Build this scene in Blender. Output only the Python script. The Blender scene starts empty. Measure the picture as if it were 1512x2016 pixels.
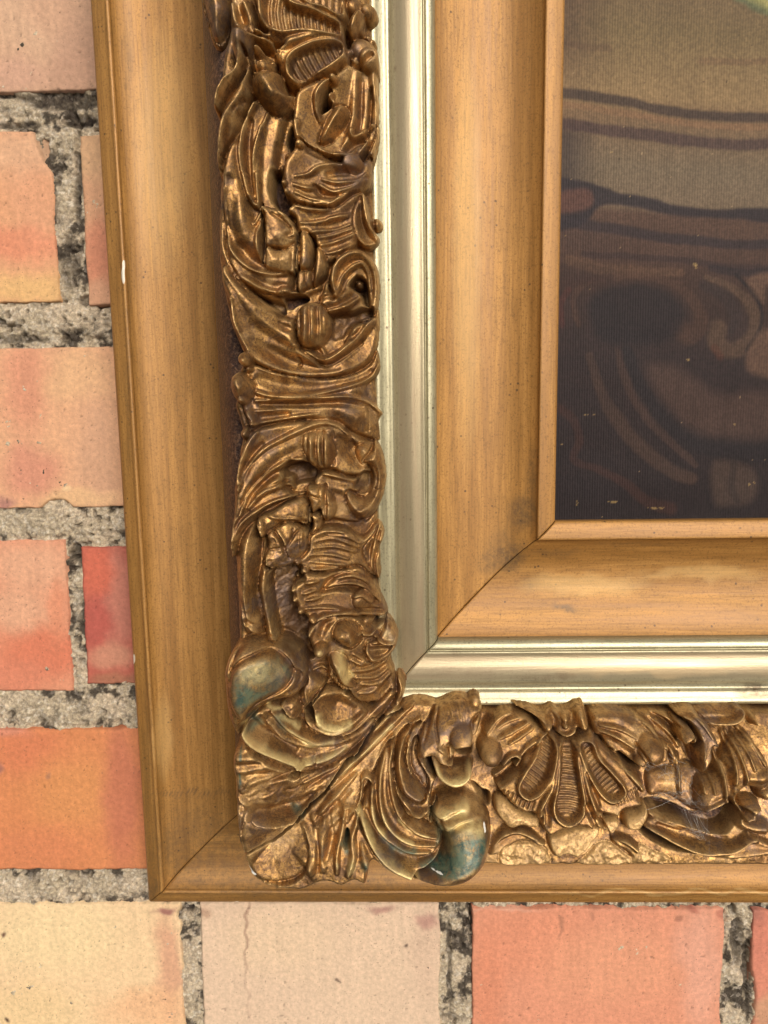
import bpy, math, random
import numpy as np
from mathutils import Matrix, Vector

rng = np.random.default_rng(7)
S = 0.00018                      # metres per working unit (one unit = 0.18 mm)
# ------------------------------------------------------------------ camera, world, sun, exposure
scene = bpy.context.scene
COL = scene.collection
LEAN = math.radians(3.0)         # the frame leans forward a little, its foot on the wall
F_ORG = Vector((0.0, -247 * S, 1.5))
MF = Matrix.Translation(F_ORG) @ Matrix.Rotation(LEAN, 4, 'X')

FOC = 1513.0
PITCH, ROLL, YAW = math.radians(8.494), math.radians(0.816), math.radians(-1.389)
CAM = np.array([-301.9, -1513.0, 246.8])
_cy, _sy, _cp, _sp, _cr, _sr = math.cos(YAW), math.sin(YAW), math.cos(PITCH), math.sin(PITCH), math.cos(ROLL), math.sin(ROLL)
R0 = np.array([_cy, -_sy, 0.0]); U0 = np.array([_sy * _sp, _cy * _sp, _cp]); FW = np.array([_sy * _cp, _cy * _cp, -_sp])
AX = _cr * R0 - _sr * U0; AY = _sr * R0 + _cr * U0

cam_data = bpy.data.cameras.new('camera'); cam = bpy.data.objects.new('camera', cam_data); COL.objects.link(cam)
m = Matrix.Identity(4)
for i in range(3):
    m[i][0] = AX[i]; m[i][1] = AY[i]; m[i][2] = -FW[i]; m[i][3] = CAM[i] * S
cam.matrix_world = MF @ m
cam_data.sensor_fit = 'VERTICAL'; cam_data.sensor_height = 36.0; cam_data.sensor_width = 27.0
cam_data.lens = FOC / 2016 * 36.0
cam_data.clip_start = 0.01; cam_data.clip_end = 500
scene.camera = cam
scene.render.resolution_x = 768; scene.render.resolution_y = 1024

SUN_EL, SUN_AZ = math.radians(18), math.radians(20)     # azimuth from straight in front of the wall, towards the right
world = bpy.data.worlds.new('World'); scene.world = world; world.use_nodes = True
wn = world.node_tree.nodes; wl = world.node_tree.links; wn.clear()
sky = wn.new('ShaderNodeTexSky'); sky.sky_type = 'NISHITA'; sky.sun_disc = False
sky.sun_elevation = SUN_EL; sky.sun_rotation = math.pi - SUN_AZ
sky.air_density = 1.0; sky.dust_density = 5.0; sky.ozone_density = 0.6
hs = wn.new('ShaderNodeHueSaturation'); hs.inputs['Saturation'].default_value = 0.22
bgn = wn.new('ShaderNodeBackground'); bgn.inputs['Strength'].default_value = 0.10
wo = wn.new('ShaderNodeOutputWorld')
wl.new(sky.outputs[0], hs.inputs['Color']); wl.new(hs.outputs[0], bgn.inputs[0]); wl.new(bgn.outputs[0], wo.inputs[0])

sd = bpy.data.lights.new('sun', 'SUN'); sd.energy = 1.5; sd.angle = math.radians(24); sd.color = (1.0, 0.95, 0.88)
sun = bpy.data.objects.new('sun', sd); COL.objects.link(sun)
sv = Vector((math.sin(SUN_AZ) * math.cos(SUN_EL), -math.cos(SUN_AZ) * math.cos(SUN_EL), math.sin(SUN_EL)))
sun.rotation_euler = sv.to_track_quat('Z', 'Y').to_euler()
sun.location = (0, -3, 4)
scene.view_settings.view_transform = 'Standard'; scene.view_settings.look = 'None'
scene.view_settings.exposure = 0.27; scene.view_settings.gamma = 1.0

# ------------------------------------------------------------------ helpers
def rays(px, py):
    px = np.asarray(px, float); py = np.asarray(py, float)
    return FW + ((px - 756) / FOC)[..., None] * AX - ((py - 1008) / FOC)[..., None] * AY

def at_h(px, py, H):
    """point of the frame's own space on the level H (units towards the viewer) for a measured image position"""
    d = rays(px, py); t = (-np.asarray(H, float) - CAM[1]) / d[..., 1]
    return CAM[0] + d[..., 0] * t, CAM[2] + d[..., 2] * t

_R = np.array(MF.to_3x3()); _T = np.array(MF.translation) / S
def at_wall(px, py, yw=0.0):
    """wall coordinates (units) on the plane world y = yw"""
    d = rays(px, py) @ _R.T; o = _R @ CAM + _T
    t = (yw - o[1]) / d[..., 1]
    return o[0] + d[..., 0] * t, o[2] + d[..., 2] * t

def _lat(ix, iy, seed):
    h = (ix.astype(np.int64) * 374761393 + iy.astype(np.int64) * 668265263 + seed * 1274126177) & 0xffffffff
    h = ((h ^ (h >> 13)) * 1103515245) & 0xffffffff
    h = (h ^ (h >> 16)) & 0xffff
    return h / 65535.0
def vnoise(x, y, seed=0):
    x = np.asarray(x, float); y = np.asarray(y, float)
    ix = np.floor(x); iy = np.floor(y); fx = x - ix; fy = y - iy
    fx = fx * fx * (3 - 2 * fx); fy = fy * fy * (3 - 2 * fy)
    a = _lat(ix, iy, seed); b = _lat(ix + 1, iy, seed); c = _lat(ix, iy + 1, seed); d = _lat(ix + 1, iy + 1, seed)
    return (a + (b - a) * fx) * (1 - fy) + (c + (d - c) * fx) * fy
def fbm(x, y, scale, octv=4, seed=0, gain=0.5):
    x = np.asarray(x, float); y = np.asarray(y, float); x, y = 0.83 * x - 0.557 * y, 0.557 * x + 0.83 * y
    s = 0.0; a = 1.0; t = 0.0
    for o in range(octv):
        x, y = 0.78 * x - 0.626 * y, 0.626 * x + 0.78 * y
        s = s + a * vnoise(x / scale + o * 17.3, y / scale + o * 9.1, seed + o); t += a; a *= gain; scale /= 2.03
    return s / t
def sstep(a, b, x):
    t = np.clip((x - a) / (b - a), 0, 1); return t * t * (3 - 2 * t)

def smooth_pts(P, n=6, closed=False):
    P = np.asarray(P, float)
    if len(P) < 3 and not closed: 
        t = np.linspace(0, 1, n + 1)[:, None]
        return np.vstack([P[i] * (1 - t) + P[i + 1] * t for i in range(len(P) - 1)])
    out = []; N = len(P)
    rngi = range(N) if closed else range(N - 1)
    for i in rngi:
        if closed: p0, p1, p2, p3 = P[i - 1], P[i], P[(i + 1) % N], P[(i + 2) % N]
        else:
            p1, p2 = P[i], P[i + 1]; p0 = P[i - 1] if i > 0 else 2 * p1 - p2; p3 = P[i + 2] if i + 2 < N else 2 * p2 - p1
        for k in range(n):
            t = k / n
            out.append(0.5 * (2 * p1 + (p2 - p0) * t + (2 * p0 - 5 * p1 + 4 * p2 - p3) * t * t + (3 * p1 - p0 - 3 * p2 + p3) * t ** 3))
    if not closed: out.append(P[-1])
    return np.array(out)

def seg_ratio(X, Y, P, Wd, Hh):
    best = np.full(X.shape, 1e9); bh = np.zeros(X.shape)
    for i in range(len(P) - 1):
        ax, ay = P[i]; bx, by = P[i + 1]; dx, dy = bx - ax, by - ay; L = dx * dx + dy * dy + 1e-9
        t = np.clip(((X - ax) * dx + (Y - ay) * dy) / L, 0, 1)
        q = np.hypot(X - ax - t * dx, Y - ay - t * dy) / (Wd[i] + (Wd[i + 1] - Wd[i]) * t)
        mk = q < best; best = np.where(mk, q, best); bh = np.where(mk, Hh[i] + (Hh[i + 1] - Hh[i]) * t, bh)
    return best, bh
def poly_dist(X, Y, P):
    """signed distance: positive inside"""
    best = np.full(X.shape, 1e9); ins = np.zeros(X.shape, bool); n = len(P)
    for i in range(n):
        ax, ay = P[i]; bx, by = P[(i + 1) % n]; dx, dy = bx - ax, by - ay; L = dx * dx + dy * dy + 1e-9
        t = np.clip(((X - ax) * dx + (Y - ay) * dy) / L, 0, 1)
        best = np.minimum(best, np.hypot(X - ax - t * dx, Y - ay - t * dy))
        if ay != by:
            c = ((ay > Y) != (by > Y)) & (X < (bx - ax) * (Y - ay) / (by - ay) + ax); ins ^= c
    return np.where(ins, best, -best)

def empty(name, label, cat, M=None, group=None):
    o = bpy.data.objects.new(name, None); COL.objects.link(o)
    o['label'] = label; o['category'] = cat
    if group: o['group'] = group
    if M is not None: o.matrix_world = M
    o.empty_display_size = 0.05
    return o
def mesh_np(name, V, Fc, mat, parent=None, attrs=None, normals=None, smooth=True):
    me = bpy.data.meshes.new(name); V = np.asarray(V, np.float32); Fc = np.asarray(Fc, np.int32)
    k = Fc.shape[1]
    me.vertices.add(len(V)); me.vertices.foreach_set('co', V.ravel())
    me.loops.add(Fc.size); me.loops.foreach_set('vertex_index', Fc.ravel())
    me.polygons.add(len(Fc)); me.polygons.foreach_set('loop_start', np.arange(0, Fc.size, k, dtype=np.int32))
    try: me.polygons.foreach_set('loop_total', np.full(len(Fc), k, np.int32))
    except Exception: pass
    me.polygons.foreach_set('use_smooth', np.full(len(Fc), smooth, bool))
    me.update(calc_edges=True)
    for an, av in (attrs or {}).items():
        a = me.attributes.new(an, 'FLOAT_COLOR', 'POINT')
        av = np.asarray(av, np.float32)
        if av.shape[1] == 3: av = np.hstack([av, np.ones((len(av), 1), np.float32)])
        a.data.foreach_set('color', av.ravel())
    if normals is not None: me.normals_split_custom_set_from_vertices([tuple(n) for n in normals.tolist()])
    me.materials.append(mat)
    o = bpy.data.objects.new(name, me); COL.objects.link(o)
    if parent is not None: o.parent = parent
    return o
def grid_faces(idx, keep=None):
    a = idx[:-1, :-1]; b = idx[1:, :-1]; c = idx[1:, 1:]; d = idx[:-1, 1:]
    f = np.stack([a, b, c, d], -1)
    if keep is not None: f = f[keep]
    return f.reshape(-1, 4)

# ------------------------------------------------------------------ materials
def new_mat(name):
    mt = bpy.data.materials.new(name); mt.use_nodes = True
    nt = mt.node_tree; return mt, nt, nt.nodes['Principled BSDF']
def N(nt, typ, **kw):
    n = nt.nodes.new(typ)
    for k, v in kw.items():
        if k in n.inputs.keys(): n.inputs[k].default_value = v
        else: setattr(n, k, v)
    return n
def obj_co(nt, scale=(1, 1, 1)):
    tc = N(nt, 'ShaderNodeTexCoord'); mp = N(nt, 'ShaderNodeMapping'); mp.inputs['Scale'].default_value = scale
    nt.links.new(tc.outputs['Object'], mp.inputs['Vector']); return mp.outputs[0]
def noise(nt, co, scale, detail=4, rough=0.55, dist=0.0):
    n = N(nt, 'ShaderNodeTexNoise'); n.inputs['Scale'].default_value = scale; n.inputs['Detail'].default_value = detail
    n.inputs['Roughness'].default_value = rough; n.inputs['Distortion'].default_value = dist
    nt.links.new(co, n.inputs['Vector']); return n.outputs['Fac']
def ramp(nt, src, a, b, ca=0.0, cb=1.0):
    n = N(nt, 'ShaderNodeMapRange'); n.interpolation_type = 'SMOOTHSTEP'
    n.inputs['From Min'].default_value = a; n.inputs['From Max'].default_value = b
    n.inputs['To Min'].default_value = ca; n.inputs['To Max'].default_value = cb
    nt.links.new(src, n.inputs['Value']); return n.outputs[0]
def mix(nt, fac, a, b):
    n = N(nt, 'ShaderNodeMix'); n.data_type = 'RGBA'
    for s, v in ((n.inputs[0], fac), (n.inputs[6], a), (n.inputs[7], b)):
        if isinstance(v, bpy.types.NodeSocket): nt.links.new(v, s)
        else: s.default_value = v if not isinstance(v, tuple) else (*v[:3], 1.0)
    return n.outputs[2]
def math_(nt, op, a, b=0.5):
    n = N(nt, 'ShaderNodeMath'); n.operation = op
    for s, v in ((n.inputs[0], a), (n.inputs[1], b)):
        if isinstance(v, bpy.types.NodeSocket): nt.links.new(v, s)
        else: s.default_value = v
    return n.outputs[0]
def attr(nt, name):
    n = N(nt, 'ShaderNodeAttribute'); n.attribute_name = name
    sp = N(nt, 'ShaderNodeSeparateColor'); nt.links.new(n.outputs['Color'], sp.inputs[0])
    return n.outputs['Color'], sp.outputs[0], sp.outputs[1], sp.outputs[2], n.outputs['Alpha']
def bump(nt, bs, height, strength, dist, prev=None):
    b = N(nt, 'ShaderNodeBump'); b.inputs['Strength'].default_value = strength; b.inputs['Distance'].default_value = dist
    nt.links.new(height, b.inputs['Height'])
    if prev is not None: nt.links.new(prev, b.inputs['Normal'])
    nt.links.new(b.outputs[0], bs.inputs['Normal']); return b.outputs[0]

def gold_paint(name, axis, light, dark, rough=0.50, metal=0.22, pale=None):
    """bronze paint brushed along the moulding; attribute 'wear' = stain, chip, pale, spare"""
    mt, nt, bs = new_mat(name); L = nt.links
    st = (1, 1, 0.045) if axis == 'z' else (0.045, 1, 1)
    co = obj_co(nt, st); co1 = obj_co(nt)
    n1 = noise(nt, co, 230, 7, 0.68, 0.5); n2 = noise(nt, co, 1400, 5, 0.7); n3 = noise(nt, co1, 45, 5, 0.65, 0.8); n4 = noise(nt, co1, 1700, 2, 0.5)
    c = mix(nt, ramp(nt, n1, 0.34, 0.68), dark, light)
    c = mix(nt, ramp(nt, n3, 0.42, 0.72, 0.0, 0.25), c, tuple(x * y for x, y in zip(dark, (0.80, 0.84, 0.8))))
    c = mix(nt, ramp(nt, n2, 0.42, 0.70, 0.0, 0.55), c, tuple(x * 0.6 for x in dark))
    c = mix(nt, ramp(nt, noise(nt, co1, 1300, 4, 0.75), 0.50, 0.66, 0.0, 0.6), c, tuple(x * 0.45 for x in dark))
    # small pits and fly specks
    v = N(nt, 'ShaderNodeTexVoronoi'); v.inputs['Scale'].default_value = 330; L.new(co1, v.inputs['Vector'])
    spk = math_(nt, 'MULTIPLY', ramp(nt, v.outputs['Distance'], 0.10, 0.17, 1, 0), ramp(nt, noise(nt, co1, 90, 2), 0.5, 0.62))
    c = mix(nt, math_(nt, 'MULTIPLY', spk, 0.8), c, (0.07, 0.035, 0.015))
    _, sr, sg, sb, sa = attr(nt, 'wear')
    stn = math_(nt, 'MULTIPLY', sr, ramp(nt, noise(nt, co1, 420, 5, 0.7), 0.3, 0.65, 0.25, 1.0))
    c = mix(nt, stn, c, (0.10, 0.062, 0.03))
    c = mix(nt, math_(nt, 'MULTIPLY', sb, 0.7), c, pale or (0.75, 0.5, 0.2))
    c = mix(nt, math_(nt, 'MULTIPLY', sa, ramp(nt, n1, 0.3, 0.7, 0.55, 1.0)), c, (0.31, 0.225, 0.13))
    c = mix(nt, ramp(nt, sg, 0.35, 0.6), c, (0.78, 0.70, 0.55))
    L.new(c, bs.inputs['Base Color'])
    bs.inputs['Metallic'].default_value = metal
    L.new(math_(nt, 'MULTIPLY', math_(nt, 'SUBTRACT', 1.0, ramp(nt, sg, 0.35, 0.6)), metal), bs.inputs['Metallic'])
    L.new(ramp(nt, n1, 0.3, 0.7, rough - 0.03, rough + 0.08), bs.inputs['Roughness'])
    b1 = bump(nt, bs, n1, 0.25, 0.0006); bump(nt, bs, n4, 0.18, 0.0002, b1)
    return mt

G_L, G_D = (0.49, 0.242, 0.060), (0.32, 0.148, 0.034)
MAT = {}
for ax in 'xz':
    MAT['gold_' + ax] = gold_paint('bronze_paint_' + ax, ax, G_L, G_D)
    MAT['liner_' + ax] = gold_paint('pale_leaf_' + ax, ax, (0.47, 0.41, 0.25), (0.35, 0.30, 0.175), 0.34, 0.5, (0.72, 0.50, 0.25))

def relief_mat():
    mt, nt, bs = new_mat('gilded_composition'); L = nt.links
    co = obj_co(nt)
    n1 = noise(nt, co, 130, 6, 0.62, 0.5); n2 = noise(nt, co, 520, 6, 0.7); n3 = noise(nt, co, 60, 4, 0.6); n4 = noise(nt, co, 1700, 4, 0.7); n5 = noise(nt, co, 260, 6, 0.72, 1.0)
    _, gold, teal, white, darkc = attr(nt, 'paint')
    c = mix(nt, ramp(nt, n1, 0.36, 0.66), (0.23, 0.112, 0.034), (0.50, 0.272, 0.084))
    c = mix(nt, ramp(nt, n3, 0.46, 0.66, 0, 0.4), c, (0.20, 0.10, 0.05))
    c = mix(nt, ramp(nt, n5, 0.48, 0.62, 0, 0.75), c, (0.12, 0.066, 0.036))
    c = mix(nt, ramp(nt, n4, 0.47, 0.62, 0, 0.75), c, (0.10, 0.05, 0.028))
    _, w2r, w2g, w2b, w2a = attr(nt, 'wear')
    g2 = math_(nt, 'MULTIPLY', w2r, ramp(nt, n2, 0.35, 0.6, 0.15, 1.0))
    c = mix(nt, g2, c, (0.68, 0.44, 0.18))
    g = math_(nt, 'MULTIPLY', gold, ramp(nt, n2, 0.4, 0.66, 1.0, 0.35))
    c = mix(nt, g, c, (0.70, 0.53, 0.22))
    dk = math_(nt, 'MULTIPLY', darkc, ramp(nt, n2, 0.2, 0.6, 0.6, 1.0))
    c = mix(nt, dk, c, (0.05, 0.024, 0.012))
    c = mix(nt, math_(nt, 'MULTIPLY', w2g, ramp(nt, n5, 0.35, 0.6, 0.2, 0.9)), c, (0.17, 0.115, 0.09))
    c = mix(nt, math_(nt, 'MULTIPLY', w2b, ramp(nt, n4, 0.4, 0.65, 1.0, .4)), c, (0.54, 0.325, 0.12))
    tl = math_(nt, 'MULTIPLY', teal, ramp(nt, noise(nt, co, 330, 7, 0.8, 0.8), 0.48, 0.66, 1.0, 0.25))
    c = mix(nt, tl, c, mix(nt, ramp(nt, n5, 0.4, 0.6), (0.10, 0.128, 0.075), (0.022, 0.058, 0.042)))
    ch = ramp(nt, white, 0.4, 0.55)
    c = mix(nt, ch, c, (0.8, 0.76, 0.66))
    L.new(c, bs.inputs['Base Color'])
    m1 = math_(nt, 'SUBTRACT', 0.74, math_(nt, 'MULTIPLY', dk, 0.5)); m1 = math_(nt, 'SUBTRACT', m1, math_(nt, 'MULTIPLY', tl, 0.6)); m1 = math_(nt, 'SUBTRACT', m1, math_(nt, 'MULTIPLY', gold, 0.3)); m1 = math_(nt, 'SUBTRACT', m1, math_(nt, 'MULTIPLY', w2b, 0.4))
    mtl = math_(nt, 'MULTIPLY', math_(nt, 'SUBTRACT', 1.0, ch), math_(nt, 'MAXIMUM', m1, 0.0))
    L.new(mtl, bs.inputs['Metallic'])
    L.new(ramp(nt, n5, 0.3, 0.7, 0.34, 0.58), bs.inputs['Roughness'])
    b1 = bump(nt, bs, n2, 0.2, 0.0005); b2 = bump(nt, bs, n5, 0.15, 0.0006, b1); bump(nt, bs, n4, 0.45, 0.00024, b2)
    return mt
MAT['relief'] = relief_mat()

def bed_mat():
    mt, nt, bs = new_mat('stippled_brown_bole'); L = nt.links; co = obj_co(nt)
    n1 = noise(nt, co, 900, 4, 0.7); n2 = noise(nt, co, 160, 4, 0.6)
    c = mix(nt, ramp(nt, n1, 0.42, 0.7), (0.06, 0.028, 0.018), (0.27, 0.14, 0.07))
    c = mix(nt, ramp(nt, n2, 0.5, 0.7, 0, 0.6), c, (0.04, 0.02, 0.018))
    L.new(c, bs.inputs['Base Color']); bs.inputs['Roughness'].default_value = 0.38; bs.inputs['Metallic'].default_value = 0.35
    bump(nt, bs, n1, 0.9, 0.0009); return mt
MAT['bed'] = bed_mat()

def brick_mat():
    mt, nt, bs = new_mat('fired_clay'); L = nt.links; co = obj_co(nt)
    col, r, g, b, a = attr(nt, 'clay')
    n1 = noise(nt, co, 500, 5, 0.65); n2 = noise(nt, co, 90, 4, 0.6)
    hv = N(nt, 'ShaderNodeHueSaturation'); L.new(col, hv.inputs['Color']); L.new(ramp(nt, n1, 0.25, 0.8, 0.84, 1.14), hv.inputs['Value'])
    c = mix(nt, ramp(nt, noise(nt, co, 1100, 3, 0.6), 0.64, 0.70, 0, 0.75), hv.outputs[0], (0.16, 0.09, 0.06))
    L.new(c, bs.inputs['Base Color']); bs.inputs['Roughness'].default_value = 0.72
    bs.inputs['Specular IOR Level'].default_value = 0.3
    b1 = bump(nt, bs, n1, 0.4, 0.0005); b2 = bump(nt, bs, n2, 0.25, 0.0010, b1); bump(nt, bs, noise(nt, co, 2500, 3, 0.7), 0.5, 0.00025, b2); return mt
MAT['brick'] = brick_mat()
def mortar_mat():
    mt, nt, bs = new_mat('lime_mortar'); L = nt.links; co = obj_co(nt)
    col, r, g, b, a = attr(nt, 'clay')
    n1 = noise(nt, co, 900, 5, 0.75); v = N(nt, 'ShaderNodeTexVoronoi'); v.inputs['Scale'].default_value = 700; L.new(co, v.inputs['Vector'])
    hv = N(nt, 'ShaderNodeHueSaturation'); L.new(col, hv.inputs['Color']); L.new(ramp(nt, n1, 0.3, 0.72, 0.62, 1.3), hv.inputs['Value'])
    c = mix(nt, ramp(nt, v.outputs['Color'], 0.7, 0.95, 0, 0.4), hv.outputs[0], (0.5, 0.42, 0.33))
    L.new(c, bs.inputs['Base Color']); bs.inputs['Roughness'].default_value = 0.95; bs.inputs['Specular IOR Level'].default_value = 0.15
    b1 = bump(nt, bs, n1, 0.8, 0.0008); bump(nt, bs, v.outputs['Distance'], 0.5, 0.0005, b1); return mt
MAT['mortar'] = mortar_mat()
def canvas_mat():
    mt, nt, bs = new_mat('oil_on_ribbed_canvas'); L = nt.links; co = obj_co(nt)
    col, r, g, b, a = attr(nt, 'oil')
    def wave(ax, freq, dist):
        w = N(nt, 'ShaderNodeTexWave'); w.wave_type = 'BANDS'; w.bands_direction = ax; w.inputs['Scale'].default_value = freq
        w.inputs['Distortion'].default_value = dist; w.inputs['Detail'].default_value = 2; w.inputs['Detail Scale'].default_value = 3; L.new(co, w.inputs['Vector']); return w.outputs['Fac']
    # rib pitch about 0.85 mm
    wv = wave('X', 2 * math.pi / (20 * 0.00088), 1.2); wh = wave('Z', 2 * math.pi / (20 * 0.00065), 2.0)
    n1 = noise(nt, co, 800, 5, 0.7)
    hv = N(nt, 'ShaderNodeHueSaturation'); L.new(col, hv.inputs['Color']); L.new(ramp(nt, n1, 0.3, 0.75, 0.75, 1.25), hv.inputs['Value'])
    L.new(hv.outputs[0], bs.inputs['Base Color']); bs.inputs['Roughness'].default_value = 0.55; bs.inputs['Specular IOR Level'].default_value = 0.16
    h = math_(nt, 'ADD', wv, math_(nt, 'MULTIPLY', wh, 0.06)); h = math_(nt, 'ADD', h, math_(nt, 'MULTIPLY', n1, 1.3))
    bump(nt, bs, h, 0.45, 0.00016); return mt
MAT['canvas'] = canvas_mat()
def simple_mat(name, col, rough=0.5, alpha=1.0):
    mt, nt, bs = new_mat(name); bs.inputs['Base Color'].default_value = (*col, 1); bs.inputs['Roughness'].default_value = rough
    bs.inputs['Alpha'].default_value = alpha
    n = noise(nt, obj_co(nt), 400); bump(nt, bs, n, 0.2, 0.0002); return mt
MAT['web'] = simple_mat('spider_silk', (0.62, 0.59, 0.53), 0.6, 0.7)

# ------------------------------------------------------------------ the picture frame (mouldings)
FRAME = empty('picture_frame', 'antique gilt frame with carved scrolls and shells, hung on the brick wall', 'frame', MF)
LEFT_TOP = 1330.0; RIGHT_END = 700.0

def prof_interp(pts, step=3.0):
    P = smooth_pts(pts, 5); out = [P[0]]
    for p in P[1:]:
        if np.hypot(*(p - out[-1])) > step: out.append(p)
    if np.hypot(*(out[-1] - P[-1])) > 0.3: out.append(P[-1])
    return np.array(out)

def stain_field(px, py, items):
    """items: (channel, x, y, rx, ry, amount) in measured image positions"""
    out = np.zeros(px.shape + (4,))
    for ch, x, y, rx, ry, a in items:
        q = ((px - x) / rx) ** 2 + ((py - y) / ry) ** 2
        w = a * np.clip(1.25 - q, 0, 1); out[..., ch] = np.maximum(out[..., ch], w)
    return out
def project(x, y, z):
    v = np.stack([x - CAM[0], y - CAM[1], z - CAM[2]], -1); f = v @ FW
    return 756 + FOC * (v @ AX) / f, 1008 - FOC * (v @ AY) / f

def moulding(name, pts, mat, stains=(), label=None, step=3.0, tone=None, wob=0.0, stile=True, rail=True):
    P = prof_interp(pts, step); W, H = P[:, 0], P[:, 1]; obs = []
    for side in ((0,) if stile else ()) + ((1,) if rail else ()):
        end = LEFT_TOP if side == 0 else RIGHT_END
        n = 260 if side == 0 else 200
        t = np.linspace(0, 1, n) ** 1.0
        t = np.concatenate([[0, 0.0012], t[1:]]); A = -W[None, :] + 0.8 + (end + W[None, :] - 0.8) * t[:, None]      # runs from the mitre to the far end
        Wg = np.broadcast_to(W, A.shape); Hg = np.broadcast_to(H, A.shape).copy()
        if wob: Hg += wob * (fbm(A, Wg, 60, 3, 5) - 0.5) * 2
        if side == 0: X, Z = -Wg, A
        else: X, Z = A, -Wg
        px, py = project(X, -Hg, Z)
        wear = stain_field(px + 12 * (fbm(px, py, 30, 3, 3) - .5), py + 26 * (fbm(px, py, 40, 4, 4) - .5), stains)
        if tone: wear[..., 3] = sstep(tone[0] - 4, tone[0] + 8, Wg) * (1 - sstep(tone[1] - 8, tone[1] + 3, Wg)) * (.6 + .6 * fbm(A * .12, Wg, 12, 3, 77))
        Hg[0] -= 2.5
        V = np.stack([X, -Hg, Z], -1).reshape(-1, 3) * S
        idx = np.arange(V.shape[0]).reshape(A.shape)
        f = grid_faces(idx)
        if side == 0: f = f[:, ::-1]
        mt = MAT[mat] if mat in MAT else MAT[mat + ('_z' if side == 0 else '_x')]
        o = mesh_np(name, V, f, mt, FRAME, {'wear': wear.reshape(-1, 4)})
        if label: o['label'] = label[side]
        obs.append(o)
    return obs
moulding('inner_slip', [(0, -14), (0, -4), (0.6, 4), (3, 9), (10, 12), (22, 15), (33, 16.5), (36.6, 15.5), (37, 12), (37.1, 11)], 'gold', step=1.5)
cst = [(0, 1030, 1010, 34, 36, .75), (0, 1000, 1090, 42, 34, .8), (0, 1048, 960, 14, 90, .5), (0, 960, 1110, 26, 20, .5), (0, 990, 1070, 30, 40, .4),
       (0, 1035, 1145, 30, 16, .3), (0, 1115, 1197, 32, 6, .75), (0, 1080, 1185, 22, 4, .6), (0, 1150, 1205, 30, 4, .5), (0, 1090, 1085, 60, 9, .4), (0, 1250, 1072, 100, 4, .35), (0, 975, 942, 4, 3, 1),
       (2, 1150, 1150, 130, 22, .45), (2, 1380, 1130, 130, 14, .4), (0, 1040, 1155, 10, 14, .5), (2, 920, 500, 30, 400, .3)]
moulding('cove', [(37.2, 12), (42, 6), (60, -6), (95, -18), (135, -19), (180, -10), (210, 0), (228, 9), (233.6, 13)], 'gold', cst)
lst = [(0, 1112, 1330, 22, 10, .75), (0, 1060, 1332, 50, 6, .5), (0, 880, 1325, 50, 10, .5), (0, 1500, 1362, 58, 18, .95), (0, 900, 1322, 90, 10, .5), (0, 990, 1285, 30, 3, .4), (0, 800, 1270, 30, 60, .35),
       (0, 775, 130, 3, 3, 1), (0, 772, 275, 2, 14, .6), (0, 895, 1285, 12, 10, .4), (0, 1020, 1361, 4, 2, 1),
       (2, 1300, 1316, 230, 15, 1.0), (2, 1260, 1290, 200, 4, .4)]
moulding('liner', [(233.8, 11), (234.2, 22), (236.5, 29), (241, 34), (247, 36.5), (252, 37), (254, 33.5), (256, 34), (258, 38), (268, 38.5), (284, 43), (298, 52), (309, 63), (313, 71), (317, 76),
                   (321, 77), (326, 77), (334, 80), (342, 84), (348, 84), (352, 76), (353, 60)], 'liner', lst, step=1.2, tone=(258, 309))
moulding('ornament_bed', [(349, 60), (400, 92), (480, 138), (560, 168), (600, 160), (635, 90), (655, -10), (664, -80), (667, -98)], 'bed', wob=3)
ost = [(1, 243, 545, 3, 26, 1), (1, 241, 525, 3, 8, 1), (1, 262, 1300, 4, 16, 1), (1, 256, 1275, 2, 16, 1), (1, 464, 1781, 5, 2, 1), (0, 400, 1680, 130, 110, .5), (0, 600, 1742, 330, 36, .5), (0, 1000, 1735, 300, 20, .25), (0, 360, 1600, 100, 34, .22), (0, 300, 1680, 30, 90, .35), (0, 290, 1500, 10, 240, .28),
       (0, 330, 1690, 40, 50, .3), (0, 255, 120, 9, 120, .35), (0, 252, 700, 7, 260, .3), (0, 700, 1765, 380, 12, .35), (0, 300, 1750, 14, 30, .7), (0, 380, 1565, 110, 3.0, .8),
       (2, 320, 300, 60, 240, .25), (2, 320, 1450, 22, 90, .3), (2, 1350, 1757, 300, 3, .5), (0, 1360, 1735, 20, 5, .2)]
moulding('outer_cove', [(666.5, -100), (667, -92), (669, -88), (672, -88), (676, -91), (700, -98), (740, -104), (785, -103), (822, -95), (842, -84), (850, -75)], 'gold', ost)
moulding('outer_lip', [(850.4, -76), (852, -71), (855, -69), (858.5, -69.5), (862, -74), (868, -77), (876, -80), (885, -84), (892, -89), (896.5, -97), (898.5, -108), (899, -150), (899, -215)], 'gold', ost, step=1.5)

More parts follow.
